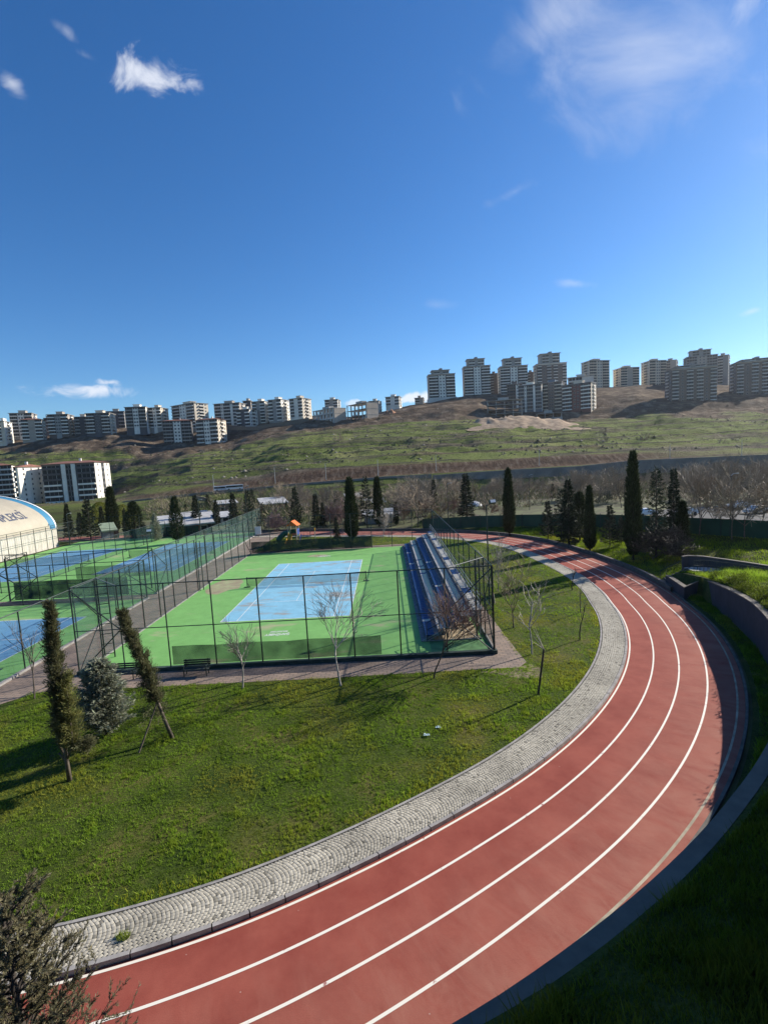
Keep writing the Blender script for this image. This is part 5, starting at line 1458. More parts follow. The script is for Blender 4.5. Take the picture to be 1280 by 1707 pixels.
def cypress(H, Rm, n, seed, m=M_CYP, t0=.05, Lf=.32, Wf=.05, ragged=.35, trunk=None, stems=1, topp=.55):
    """column of upright sprays round one or more leaders; local origin at the foot"""
    rng = np.random.default_rng(seed); t = t0+(1-t0)*rng.random(n)**1.05
    a = rng.random(n)*2*PI
    prof = np.minimum(1, ((t-t0)/(1-t0)/.14+.12))**.55*(1-((t-t0)/(1-t0))**1.6)**topp
    lump = 1-ragged+2*ragged*fbm(a*1.1+seed, t*H*.75, 3)
    rho = Rm*prof*lump*(.45+.6*np.sqrt(rng.random(n)))
    if stems > 1:
        k = rng.integers(0, stems, n); ox = (np.cos(k*2.4+seed)*Rm*.55*(1-.3*t)); oy = np.sin(k*2.4+seed)*Rm*.55
        top = np.array([1., .82, .9, .7, .76])[k % 5]; t = t*top; rho = rho*.62
        x, y = ox+rho*np.cos(a), oy+rho*np.sin(a)
    else: x, y = rho*np.cos(a), rho*np.sin(a)
    P = np.c_[x, y, t*H]
    D = np.c_[np.cos(a)*.55, np.sin(a)*.55, np.ones(n)]+rng.normal(0, .38, (n, 3))
    v, f = leaf_quads(P, D, Lf, Wf, rng)
    c = tones(n, rng, .5, 1.4, .6+.8*fbm(a*1.5, t*H*1.2, 3))
    return v, f, np.repeat(c, 4, 0)
def spruce(H, Rm, nb, seed, per=46, Lf=.26, Wf=.05, up=.15, t0=.08, conic=.9, dens=1.):
    """whorls of separate boughs with gaps between"""
    rng = np.random.default_rng(seed); Ps, Ds = [], []
    br = []
    for i in range(nb):
        t = t0+(1-t0)*(i+rng.random())/nb; a = i*2.4+rng.normal(0, .3)
        l = Rm*((1-t)**conic*.95+.05)*rng.uniform(.65, 1.15)
        o = np.array([math.cos(a), math.sin(a), 0]); z0 = t*H
        k = max(8, int(per*(.3+l/Rm)*dens)); s = rng.random(k)**.7
        zz = z0+l*(up*s-.22*s*s*(1-t)+.0)
        side = np.array([-o[1], o[0], 0]); w = (rng.random(k)-.5)*l*.42*(1-s*.6)
        p = o[None]*(s*l)[:, None]+side[None]*w[:, None]; p[:, 2] += zz-np.abs(w)*.25+rng.normal(0, .04, k)
        Ps.append(p); Ds.append(o[None]*.8+side[None]*np.sign(w)[:, None]*.6+np.array([[0, 0, .15]])+rng.normal(0, .35, (k, 3)))
        br.append(((0, 0, z0), tuple(o*l*.8+np.array([0, 0, z0+l*(up*.8-.14*(1-t))]))))
    P = np.concatenate(Ps); D = np.concatenate(Ds); n = len(P)
    v, f = leaf_quads(P, D, Lf, Wf, rng)
    return v, f, np.repeat(tones(n, rng, .5, 1.4), 4, 0), br
def stem_mesh(H, r, m, branches=(), seed=0, bend=.0, n=7, top=.25):
    mb = MB(); rg = random.Random(seed); pts = [(bend*math.sin(k*1.3+seed)*k/6, bend*math.cos(k*1.7+seed)*k/6, H*k/6) for k in range(7)]
    mb.tube(pts, [r*(1-(1-top)*k/6) for k in range(7)], n)
    for p, q in branches: mb.tube([p, q], [r*.22, r*.06], 4, cap=False)
    return mb.mesh('trunk', m, True)
def bare(H, seed, spread=.6, r=.1, fork=.33, levels=4, nsub=4, m_t=M_BARK, m_c=M_TWG, twig=.012, droop=0., lean=0.):
    """leafless tree: tapered trunk and limbs in one mesh, twigs in another"""
    rg = random.Random(seed); mb = MB(); tw = MB()
    V, F, C = [], [], []
    def seg(p, d, l, rad, lv):
        q = [p]; dd = d.copy(); n = 4
        for i in range(n):
            dd = (dd+Vector((rg.gauss(0, .10), rg.gauss(0, .10), rg.gauss(.05 if lv < 3 else .04, .06)-droop*.05*lv))).normalized(); q.append(q[-1]+dd*(l/n))
        if lv <= 1: mb.tube(q, [rad*(1-.5*i/n) for i in range(n+1)], 6 if lv == 0 else 5, cap=False)
        else:
            tw.tube(q, [max(twig, rad*(1-.6*i/n)) for i in range(n+1)], 3, cap=False)
        if lv >= levels: return
        k = nsub+rg.randint(0, 2) if lv == 0 else nsub-1+rg.randint(0, 2)
        for i in range(k):
            f = rg.uniform(.35 if lv else (fork if False else .62), 1.) if i < k-1 else 1.
            idx = min(n-1, int(f*n)); pt = q[idx]+(q[idx+1]-q[idx])*(f*n-idx)
            az = rg.uniform(0, 2*PI); s = spread*rg.uniform(.6, 1.25)
            side = Vector((math.cos(az), math.sin(az), 0)); side = (side-dd*side.dot(dd)).normalized()
            nd = (dd*math.cos(s)+side*math.sin(s)).normalized()
            seg(pt, nd, l*rg.uniform(.5, .8) if lv else (H-H*fork)*rg.uniform(.45, .7), rad*.5, lv+1)
    seg(Vector((0, 0, 0)), Vector((lean, 0, 1)).normalized(), H*fork, r, 0)
    tm = mb.mesh('trunk', m_t, True)
    me = tw.mesh('crown', m_c)
    a = me.color_attributes.new('Col', 'FLOAT_COLOR', 'POINT'); rn = np.random.default_rng(seed); n = len(me.vertices); c = np.ones((n, 4), np.float32); c[:, :3] = (.7+.6*rn.random((n//3+1, 1))).repeat(3, 0)[:n]
    a.data.foreach_set('color', c.ravel())
    return tm, me
def mk_tree(nm, tm, cm, label, cat, loc, rz=0., group=None, scale=1., axis=None, crown='crown'):
    t = thing(nm, label, cat, loc, rz, group)
    t.scale = scale if hasattr(scale, '__len__') else (scale,)*3
    if axis is not None:
        q = Vector((0, 0, 1)).rotation_difference(Vector(axis)); t.rotation_euler = (q.to_matrix().to_4x4() @ Matrix.Rotation(rz, 4, 'Z')).to_euler()
    if tm: link('trunk', tm, t)
    if cm: link(crown, cm, t)
    return t
def crown_mesh(vfc, m): return np_mesh('crown', vfc[0], vfc[1], m, col=vfc[2])
# --- prototypes, one metre scale = height 10
C1 = (stem_mesh(9.2, .16, M_BARKD), crown_mesh(cypress(10, 1.0, 7000, 1, Lf=.5, Wf=.055), M_CYP))
C2 = (stem_mesh(9.2, .16, M_BARKD), crown_mesh(cypress(10, .8, 5200, 2, Lf=.5, Wf=.055, ragged=.5), M_CYP))
C3 = (stem_mesh(9.2, .16, M_BARKD), crown_mesh(cypress(10, 1.3, 4200, 3, Lf=.6, Wf=.055, ragged=.65, t0=.08), M_CYP))
def spr(seed, Rm, nb, **k):
    v, f, c, br = spruce(10, Rm, nb, seed, **k); return (stem_mesh(9.6, .17, M_BARKD, br, seed), crown_mesh((v, f, c), M_SPR))
S1 = spr(11, 2.6, 85, per=70, Lf=.55, Wf=.07); S2 = spr(12, 3.6, 60, per=80, Lf=.6, Wf=.07, up=.45); S3 = spr(13, 1.9, 95, per=52, Lf=.5, Wf=.065)
S4 = spr(14, 3.0, 46, per=60, Lf=.6, Wf=.06, up=.1, t0=.2)
vb = spruce(10, 4.2, 120, 15, per=70, Lf=.6, Wf=.075, up=.5, t0=.02, conic=.75); BL = (stem_mesh(9.4, .2, M_BARKD), np_mesh('crown', vb[0], vb[1], M_BLU, col=vb[2]))
B = [bare(10, 31, .55, .13, .34, 4, 4, twig=.028), bare(10, 32, .75, .15, .28, 4, 5, twig=.028), bare(10, 33, .6, .12, .38, 4, 4, twig=.026), bare(10, 34, .9, .16, .25, 4, 5, twig=.03)]
BR = [bare(10, 41, .6, .12, .22, 4, 5, m_c=M_TWR, twig=.035), bare(10, 42, .8, .14, .18, 4, 5, m_c=M_TWR, twig=.035)]
BP = [bare(10, 51, .7, .12, .25, 4, 4, m_t=M_BARKL, m_c=M_TWP, twig=.03)]
def far_tree(px, D, top, pr, label, nm='conifer', cat='tree', sx=1., rz=None, group=None, base=None):
    """a tree at photo column px, D metres away, whose tip reaches photo row top"""
    if base is not None: p = G(px, base); x, y, z = p; D = y-CAM[1]
    else: x, y = far_xy(px, D); z = zfar(px, D)
    h = zof(px, D, top)-z
    s = h/10; return mk_tree(nm, pr[0], pr[1], label, cat, (x, y, z-.03), RNG.random()*6 if rz is None else rz, group, (s*sx, s*sx, s))
FT = far_tree
# right of the track
FT(1055, 0, 757, C1, 'tallest dark cypress standing right of the red track', 'cypress', sx=.66, base=934)
FT(849, 0, 783, C1, 'lone cypress beyond the far bend of the track', 'cypress', sx=.8, base=894)
FT(983, 0, 812, C2, 'slim cypress left of the tallest one by the track', 'cypress', sx=.9, base=920)
S5 = spr(16, 1.7, 75, per=34, Lf=.5, Wf=.05, up=.3, t0=.1, conic=.5)
FT(1093, 0, 782, S5, 'ragged thin conifer rising out of the brown shrub', 'conifer', sx=.75, base=930)
FT(1122, 0, 782, S3, 'narrow dark conifer behind the ragged one', 'conifer', sx=.8, base=899)
FT(1136, 0, 836, C2, 'short narrow cypress on the grass bank before the green fence', 'cypress', sx=1.5, base=909)
FT(913, 0, 836, S2, 'short dark spreading conifer at left of the trackside group', 'conifer', sx=.75, base=900)
FT(948, 0, 800, S1, 'tall dark conifer with bare trunk foot beside the track', 'conifer', sx=.8, base=913)
FT(935, 0, 815, S4, 'open dark conifer behind the one with the bare foot', 'conifer', sx=.8, base=898)
FT(966, 0, 822, C3, 'blue grey conifer between two dark trackside trees', 'conifer', sx=1.3, base=902)
FT(1016, 0, 843, S2, 'low bushy dark conifer left of the tallest cypress', 'conifer', sx=.8, base=912)
FT(1035, 0, 862, S2, 'small bushy conifer tucked beside the tallest cypress', 'conifer', sx=.8, base=908)
p = G(1088, 934)
bsh = bare(10, 61, 1.0, .14, .10, 4, 6, m_c=leafmat('dark_twigs', (.075, .055, .042), .05), twig=.05)
mk_tree('brown_shrub', bsh[0], bsh[1], 'wide brown leafless shrub at the foot of the cypresses', 'shrub', p, 0, None, (.40, .40, .27))
p = G(1110, 926); mk_tree('brown_shrub', bsh[0], bsh[1], 'smaller reddish shrub right of the wide brown one', 'shrub', p, 2, None, (.34, .34, .26))
for px, b_, tp, k, lb in ((1165, 892, 792, 0, 'bare grey tree leftmost of four before the green fence'), (1187, 889, 800, 1, 'bare grey tree second of four before the green fence'), (1219, 900, 790, 2, 'bare grey tree with dark trunk, third of four before the green fence'), (1240, 897, 802, 3, 'bare grey tree rightmost of four before the green fence'), (1268, 884, 800, 0, 'bare tree at the right edge behind the green fence'), (1150, 880, 800, 1, 'bare tree between the narrow cypress and the green fence')):
    FT(px, 0, tp, B[k], lb, 'bare_tree', sx=.85, base=b_)
# left group behind the courts
for px, D, tp, pr, sx, lb in ((105, 103, 840, S1, .75, 'dark conifer right of the cream hall roof'), (140, 100, 833, S2, .8, 'wide spreading conifer behind the far left court'), (180, 106, 813, C2, 1.3, 'tall thin cypress before the near left apartments'), (162, 112, 845, S1, .8, 'dark conifer left of the tall thin cypress'), (216, 100, 838, C3, 1.6, 'dull brown cypress behind the far left court'), (200, 110, 848, S3, .9, 'short conifer right of the tall thin cypress'),
        (250, 94, 857, BL, .62, 'blue grey conical spruce left of the white roofed hut'), (320, 104, 826, S1, .85, 'dark spruce in front of the white roofed hut'), (354, 110, 834, S1, .85, 'dark spruce, second right of the white roofed hut'), (383, 106, 822, S3, 1.1, 'dark spruce, third right of the white roofed hut'), (408, 104, 818, S2, .62, 'broad dark spruce behind the lane end'), (432, 108, 838, S4, .75, 'ragged dark spruce left of the play tower'), (125, 108, 855, S1, 1., 'squat dark conifer between hall and spreading conifer'),
        (487, 101, 813, S2, .62, 'spreading dark cedar behind the play tower'), (521, 99, 824, S3, 1.05, 'dark conifer right of the spreading cedar'), (532, 100, 838, S1, .7, 'green grey conifer touching the dark one'), (606, 95, 795, S4, .75, 'thin dark conifer just right of the thick cypress'), (626, 98, 796, C2, 1.1, 'tall dark cypress with a spike top behind the far fence'), (720, 112, 800, S1, .7, 'dark conifer behind the end of the seats'), (774, 101, 790, S3, 1.2, 'tall dark conifer left of the far track bend'), (655, 98, 838, C2, 1.2, 'short dark cypress by the grey kiosk'), (286, 89, 830, C3, .95, 'half bare cypress with thick trunk by the white roofed hut')):
    FT(px, D, tp, pr, lb, 'cypress' if pr in (C1, C2, C3) else 'conifer', sx=sx)
BLM = bare(10, 72, .85, .14, .2, 4, 6, m_c=M_BLO, twig=.07)
FT(588, 0, 798, C1, 'thick dark cypress on the grass beyond the far fence', 'cypress', sx=1.0, base=901)
FT(690, 92, 800, B[3], 'large bare tree with pale limbs behind the seats', 'bare_tree', sx=.95)
FT(563, 88, 842, BR[0], 'small reddish bare tree left of the thick cypress', 'bare_tree', sx=1.)
FT(562, 0, 862, S3, 'small dark shrub tree on the grass past the windscreen', 'conifer', sx=1., base=901)
FT(632, 82, 850, BP[0], 'pale thin bare tree on the grass beyond the court', 'bare_tree', sx=.7)
FT(452, 97, 858, BLM, 'pink blossoming tree behind the play tower', 'blossom_tree', sx=1.)
FT(550, 102, 846, BLM, 'pink blossoming tree left of the thick cypress', 'blossom_tree', sx=.9)
FT(572, 106, 838, BLM, 'pink blossoming tree partly behind the thick cypress', 'blossom_tree', sx=.8)
for i, (px, D, tp, k, sx, lb) in enumerate(((742, 104, 838, 0, 1.2, 'reddish bare shrub tree behind the far seats end'), (760, 100, 846, 1, 1.1, 'reddish bare shrub tree under the tall dark conifer'), (752, 108, 832, 1, 1., 'taller reddish bare tree left of the tall dark conifer'), (812, 98, 838, 0, .8, 'brown pollard tree left of the lone cypress'), (826, 99, 842, 1, .7, 'brown pollard tree nearest the lone cypress'), (668, 100, 842, 0, 1., 'reddish bare tree beside the grey kiosk'), (708, 96, 836, 1, .9, 'reddish bare tree right of the large pale one'))):
    FT(px, D, tp, BR[k], lb, 'bare_tree', sx=sx)
for px, D, tp, lb in ((160, 128, 838, 'yellow green shrub under the near left apartments'), (198, 130, 842, 'yellow green shrub right of the tall thin cypress'), (143, 126, 850, 'low yellow green shrub left of the tall thin cypress')):
    FT(px, D, tp, (None, crown_mesh(cypress(10, 6, 3000, 80+px, Lf=.5, Wf=.16, t0=.02, ragged=.5), M_YGR)), lb, 'shrub', 'shrub', sx=1.)
# park wood up to the road: individuals, then the thicket
rg = random.Random(5); grp = 'bare trees of the park wood'
for i in range(170):
    px = rg.uniform(430, 1330) if i < 140 else rg.uniform(1130, 1300); D = rg.uniform(104, 205)
    if px < 640 and rg.random() < .4: continue
    if 735 < px < 960 and D < 138: continue
    h = rg.uniform(6., 9.); k = rg.randrange(4); x, y = far_xy(px, D); z = zfar(px, D)
    far = D > 150
    lb = 'bare brown tree of the park wood below the road wall' if far else 'bare brown tree in the nearer park wood beyond the track'
    mk_tree('bare_tree', B[k][0], B[k][1], lb, 'tree', (x, y, z-.05), rg.random()*6, grp+(' below the road wall' if far else ' beyond the track'), (h/10*rg.uniform(.8, 1.05),)*2+(h/10,))
grp = 'dark evergreens of the park wood'
for i in range(26):
    px = rg.uniform(300, 1290); D = rg.uniform(120, 205)
    if 735 < px < 960 and D < 150: continue
    pr = rg.choice((S1, S3, S2, C2)); h = rg.uniform(4, 7); x, y = far_xy(px, D)
    mk_tree('conifer', pr[0], pr[1], 'dark evergreen among the bare trees of the park wood', 'tree', (x, y, zfar(px, D)-.05), rg.random()*6, grp, (h/10*.9, h/10*.9, h/10))
def thicket():
    rng = np.random.default_rng(77); n = 3000; px = rng.uniform(240, 1500, n); D = rng.uniform(98, 222, n)
    keep = ~((px > 735) & (px < 965) & (D < 116)) & ~((px < 400) & (D < 140)) & ~((px > 960) & (D < 112))
    px, D = px[keep], D[keep]; n = len(px); P = []; Dr = []; C = []
    XY = np.array([far_xy(a, b_) for a, b_ in zip(px, D)]); z = np.array([zfar(a, b_) for a, b_ in zip(px, D)])
    k = 40; hh = rng.uniform(1.0, 5.8, n); kind_ = rng.random(n)
    ph = rng.random((n, k))*2*PI; rr = hh[:, None]*.55*np.sqrt(rng.random((n, k))); tt = rng.random((n, k))**.8
    pts = np.stack([XY[:, :1]+rr*np.cos(ph), XY[:, 1:]+rr*np.sin(ph), z[:, None]+tt*hh[:, None]*.8], -1).reshape(-1, 3)
    dr = np.stack([np.cos(ph)*.5, np.sin(ph)*.5, np.ones_like(ph)], -1).reshape(-1, 3)+rng.normal(0, .35, (n*k, 3))
    v, f = leaf_quads(pts, dr, 1.1, .05, rng)
    base = np.where(kind_[:, None] < .50, np.array([[.27, .21, .145]]), np.where(kind_[:, None] < .78, np.array([[.045, .06, .026]]), np.array([[.11, .14, .035]])))
    c = np.repeat(base, k, 0)*(.6+.8*rng.random((n*k, 1)))
    kind(link('park_thicket', np_mesh('park_thicket', v, f, leafmat('thicket', (1, 1, 1), .1), col=np.repeat(c, 4, 0))), 'stuff')
thicket()
# little bare trees on the hill
HB = bare(6, 91, .8, .14, .3, 3, 5, twig=.05)
for px, py, D, s, lb in ((862, 758, 300, 1.5, 'dark bare tree on the green hill above the brown bank'), (884, 755, 300, .8, 'small thin bare tree right of the dark one on the hill'), (1005, 744, 290, 1., 'bare tree on the green hill above the tallest cypress'), (1061, 742, 290, .8, 'small bare tree on the hill left of the pair'), (1076, 744, 288, 1.3, 'bare tree on the hill, taller of the pair'), (1006, 725, 330, .8, 'tiny bare tree higher on the green hill'), (1203, 755, 270, 1.2, 'bare tree near the right end of the hill foot'), (566, 741, 330, 1.2, 'bare shrub tree on the middle of the green hill'), (686, 750, 300, .8, 'pale bare shrub on the hill left of the dark tree')):
    x, y = far_xy(px, D); mk_tree('bare_tree', HB[0], HB[1], lb, 'tree', (x, y, zof(px, D, py)-.4), px, None, s*.95)

# ---------------------------------------------------------------- foreground trees
def axis_of(base_px, top_px, extra_depth=0.):
    b_ = on_plane(*base_px, .1); t_ = at_depth(*top_px, b_[1]-CAM[1]+extra_depth); return b_, t_-b_
# tall slim cypress at lower left
def ragged(H, n, seed, prof, Lf=.14, Wf=.013, per=76, rise=1.1, off=(0, 0), t0=.15, t1=1.):
    """many short ascending boughs, each a feathery spray, with gaps between them"""
    rng = np.random.default_rng(seed); Ps, Ds, Ts = [], [], []
    for i in range(n):
        t = t0+(t1-t0)*(i+rng.random())/n; a = rng.random()*2*PI; l = max(.10, prof(t)*rng.uniform(.3, 1.7))
        o = np.array([math.cos(a), math.sin(a), rise*rng.uniform(.7, 1.4)]); c = np.array([off[0]*(1-.3*t), off[1]*(1-.3*t), t*H-l*.4])
        s = rng.random(per)**.75
        p = c+o[None]*(s*l)[:, None]+rng.normal(0, 1, (per, 3))*(.05+.10*l*(1-s*.5))[:, None]
        Ps.append(p); Ds.append(o[None]+rng.normal(0, .55, (per, 3))); Ts.append(np.full(per, rng.uniform(.6, 1.45)))
    P = np.concatenate(Ps); D = np.concatenate(Ds); T = np.concatenate(Ts)
    v, f = leaf_quads(P, D, Lf, Wf, rng)
    return v, f, np.repeat(tones(len(P), rng, .6, 1.3, T), 4, 0)
def join(*vs):
    o = 0; V, F, C = [], [], []
    for v, f, c in vs: V.append(v); F.append(f+o); C.append(c); o += len(v)
    return np.concatenate(V), np.concatenate(F), np.concatenate(C)
b_, ax = axis_of((117, 1301), (86, 1007)); Hh = float(np.linalg.norm(ax))
v1 = ragged(Hh, 230, 201, lambda t: .25*(1-max(0, t-.55)*1.35), off=(-.10, 0), t0=.20)
v2 = ragged(Hh, 60, 202, lambda t: .22, off=(-.33, .05), t0=.26, t1=.86)
v3 = ragged(Hh, 95, 203, lambda t: .34*(1-abs(t-.34)*1.6), off=(.34, -.1), t0=.17, t1=.60)
v3 = (v3[0], v3[1], v3[2]*np.array([[1.5, 1.5, 1.05]]))
mbx = MB(); mbx.tube([(0, 0, 0), (-.05, 0, 1.), (-.06, .02, Hh*.5), (-.08, 0, Hh*.92)], [.10, .08, .05, .015], 7)
mbx.tube([(-.05, 0, .9), (-.40, .1, 1.7), (-.36, .1, Hh*.75)], [.05, .04, .01], 6); mbx.tube([(-.03, 0, .95), (.36, -.1, 1.6), (.34, -.1, Hh*.58)], [.05, .04, .01], 6)
mbx.tube([(.1, 0, 1.5), (.7, 0, 1.75), (1.15, .1, 1.6)], [.03, .02, .008], 5); mbx.tube([(-.05, 0, .85), (-.35, 0, 1.25)], [.045, .03], 5)
v4 = ragged(2.2, 26, 204, lambda t: .30, off=(.95, .05), t0=.68, t1=.85, rise=.2)
cm = crown_mesh(join(v1, v2, v3, v4), M_OLV)
mk_tree('cypress', mbx.mesh('trunk', M_BARK, True), cm, 'slender ragged cypress with bare forked foot at lower left of the lawn', 'tree', b_, 0, None, 1., ax)
# leaning cypress with prop
b_, ax = axis_of((288, 1231), (204, 1021)); Hh = float(np.linalg.norm(ax))
v1 = ragged(Hh, 240, 211, lambda t: .32*(1-max(0, t-.35)*.95), t0=.30)
v2 = ragged(Hh, 26, 212, lambda t: .55, off=(-.3, 0), t0=.22, t1=.42, rise=.1)
mbx = MB(); mbx.tube([(0, 0, 0), (-.02, 0, 1.2), (.02, .02, Hh*.5), (0, 0, Hh*.95)], [.10, .08, .05, .012], 7)
for k in range(14):
    a = k*2.4; z = Hh*(.22+.05*k); mbx.tube([(0, 0, z), (.4*math.cos(a), .4*math.sin(a), z+.25)], [.02, .006], 4, cap=False)
tl = mk_tree('cypress', mbx.mesh('trunk', M_BARK, True), crown_mesh(join(v1, v2), M_OLV), 'leaning cypress held by a prop on the lawn', 'tree', b_, 0, None, 1., ax)
q0 = on_plane(232, 1255, .1); q1 = b_+ax*.30
mb = MB(); mb.tube([(0, 0, 0), tuple(q1-q0)], [.045, .035], 7); tag(mb.build('tree_prop', M_BARK, loc=q0), 'slanting wooden prop under the leaning cypress', 'prop')
# blue cedar
b_ = on_plane(163, 1236, .1); vb = spruce(3.75, 1.4, 200, 221, per=105, Lf=.20, Wf=.024, up=.85, t0=.02, conic=.6)
mk_tree('blue_cedar', stem_mesh(3.8, .07, M_BARKD, vb[3][::3], 4), np_mesh('crown', vb[0], vb[1], M_BLU, col=vb[2]), 'bushy blue grey cedar between the two slim cypresses', 'tree', b_+np.array([.1, .6, 0]), 0, None, (1.0, 1.0, 1.))
# close conifer in the lower left corner, growing on the bank below the camera
tp = at_depth(2, 1500, 4.9); zb = float(zn(tp[0], tp[1])); Hh = tp[2]-zb
def corner_tree():
    rng = np.random.default_rng(231); Ps, Ds = [], []; mb = MB(); mb.tube([(0, 0, 0), (.03, 0, Hh*.5), (0, 0, Hh*.97)], [.11, .07, .012], 8)
    for i in range(290):
        t = .22+.775*(i+rng.random())/290; a = i*2.4+rng.normal(0, .3); l = (1.2*(1-t)**.62+.14)*rng.uniform(.6, 1.15)
        o = np.array([math.cos(a), math.sin(a), 0]); up = .55+.5*rng.random()
        s0 = np.array([0, 0, t*Hh-l*.35]); e = s0+o*l+np.array([0, 0, l*up]); mid = (s0+e)/2+np.array([0, 0, -.08*l])
        mb.tube([s0, mid, e], [.014, .009, .003], 4, cap=False)
        for j in range(8):
            f = .25+.75*rng.random(); c = s0*(1-f)**2+2*mid*f*(1-f)+e*f*f
            dd = (e-s0)/np.linalg.norm(e-s0)+rng.normal(0, .5, 3); dd /= np.linalg.norm(dd); ll = l*.28*rng.uniform(.5, 1.2)
            k = 52; s = rng.random(k); sd = np.cross(dd, rng.normal(size=3)); sd /= np.linalg.norm(sd)
            Ps.append(c+dd*(s*ll)[:, None]); sg = np.where(rng.random(k) < .5, 1, -1)[:, None]
            Ds.append(dd[None]+sd[None]*sg*.75+rng.normal(0, .3, (k, 3)))
            mb.tube([c, c+dd*ll], [.004, .0015], 3, cap=False)
    P = np.concatenate(Ps); D = np.concatenate(Ds); v, f = leaf_quads(P, D, .045, .0045, rng); n = len(P)
    tn = tones(n, rng, .5, 1.4, (.55+.9*fbm(P[:, 0]*3+7, P[:, 2]*3+P[:, 1]*2, 3)))
    return mb.mesh('trunk', M_BARKD, True), np_mesh('crown', v, f, leafmat('juniper_foliage', (.20, .19, .115), .4), col=np.repeat(tn, 4, 0))
M_BARK_ = M_BARK
tm, cm = corner_tree()
mk_tree('juniper', tm, cm, 'feathery grey green conifer close by in the lower left corner', 'tree', (tp[0], tp[1], zb), 0)
# young bare trees on the lawn
def young(px, py, top, seed, label, m_t=M_BARK, m_c=M_TWG, spread=.5, fork=.4, r=.05, levels=3, nsub=4, twig=.008, top_px=None):
    b_ = on_plane(px, py, .1); D = b_[1]-CAM[1]; tt = at_depth(top_px or px, top, D); h = float(tt[2]-b_[2])
    tm, cm = bare(h, seed, spread, r, fork, levels, nsub, m_t, m_c, twig); mk_tree('young_tree', tm, cm, label, 'tree', b_, 0)
young(568, 1143, 975, 301, 'pale slender bare tree before the middle of the near fence', M_BARKL, M_TWP, .55, .42, .06, 4, 4)
young(405, 1147, 1035, 302, 'small pale bare tree before the left half of the near fence', M_BARKL, M_TWP, .5, .48, .05, 3, 5)
young(723, 1131, 985, 303, 'dense reddish brown bare tree before the seats', M_BARKD, M_TWR, .62, .40, .05, 3, 8, .007)
young(58, 1165, 1040, 304, 'thin bare tree at the left end of the lawn', M_BARK, M_TWG, .45, .5, .05, 3, 4)
young(886, 1091, 975, 305, 'white limbed bare tree on the lawn right of the court', M_BARKL, M_TWP, .8, .42, .06, 3, 4, .012)
young(856, 1046, 940, 306, 'twiggy bare tree on the lawn right of the fence corner', M_BARK, M_TWG, .6, .35, .055, 4, 4)
young(824, 1006, 915, 307, 'pale twiggy bare tree close to the lamp pole', M_BARKL, M_TWP, .55, .4, .055, 4, 4)
young(966, 1067, 1000, 308, 'cut back sapling with a knobbly top near the sett path', M_BARKD, M_TWG, .35, .75, .05, 2, 3)
young(953, 984, 938, 309, 'dark thin sapling beside the sett path', M_BARKD, M_TWG, .4, .7, .05, 2, 3)
young(967, 1021, 965, 310, 'little sapling just behind the cut back one', M_BARK, M_TWG, .4, .6, .04, 2, 3)
young(830, 985, 905, 311, 'bare tree by the right fence with fine upright twigs', M_BARKL, M_TWP, .5, .4, .05, 3, 5)
# dark stake with a pale broken top
b_ = on_plane(897, 1157, .1); tt = at_depth(906, 1082, b_[1]-CAM[1]); t = thing('staked_sapling', 'dark leaning stake with pale broken sapling top on the lawn', 'sapling', b_)
mb = MB(); v = Vector(tt-b_); mb.tube([(0, 0, 0), v], [.06, .05], 7); mb.build('stake', M_BARKD, t)
mb = MB()
for k, (dx, dz) in enumerate(((-.45, .9), (-.55, .75), (-.6, 1.3), (-.7, .5), (-.35, 1.1))): mb.tube([v, v+Vector((dx*.5, .1*k-.2, dz*.5)), v+Vector((dx*1.1, .1*k-.2, dz*1.1))], [.02, .014, .005], 4)
mb.build('branches', M_BARKL, t)
# grass tuft growing between the setts
p = on_plane(206, 1562, .13); rng = np.random.default_rng(4); n = 160; a = rng.random(n)*2*PI; r_ = .14*np.sqrt(rng.random(n))
o = link('grass_tuft', blades('grass_tuft', r_*np.cos(a)*1.4, r_*np.sin(a), np.zeros(n), np.full(n, .12), .02, M_BLADE, np.full((n, 3), 1.)))
o.location = p; tag(o, 'green grass tuft growing between the setts', 'grass tuft')

# ================================================================== GREEN SHEET FENCE, PARK BUILDINGS, POLES
M_GSH = mat('green_sheet', (.028, .075, .045), .6, .15, .4)
pts = [G(*q) for q in ((705, 884), (800, 879), (870, 878), (940, 878), (1000, 880), (1075, 884), (1140, 889), (1200, 893), (1280, 899), (1420, 908))]
t = thing('sheet_fence', 'long dark green sheet fence along the back of the right lawn', 'fence', (0, 0, 0))
for a, b_ in zip(pts[:-1], pts[1:]):
    a, b_ = Vector(a), Vector(b_); n = max(1, int((b_-a).length/2.6))
    mb = MB(); m_ = n*8; rows = []
    for z in (0, 2.0): rows.append([tuple(a+(b_-a)*(i/m_)+Vector((0, .05*(i % 2), z))) for i in range(m_+1)])
    mb.loft(rows); mb.build('panel', M_GSH, t)
    for i in range(n):
        q = a+(b_-a)*(i/n); mb = MB(); mb.tube([q+Vector((0, -.05, -.2)), q+Vector((0, -.05, 2.15))], .05, 6); mb.build('post', M_STEEL, t)
M_BRICK = mat('brick_red', (.30, .13, .08), .9, .15, 1); M_FAB = mat('grey_fabric', (.26, .30, .31), .8, .1, .5)
M_KROOF = mat('pale_sheet_roof', (.45, .44, .42), .6, .15, .6)
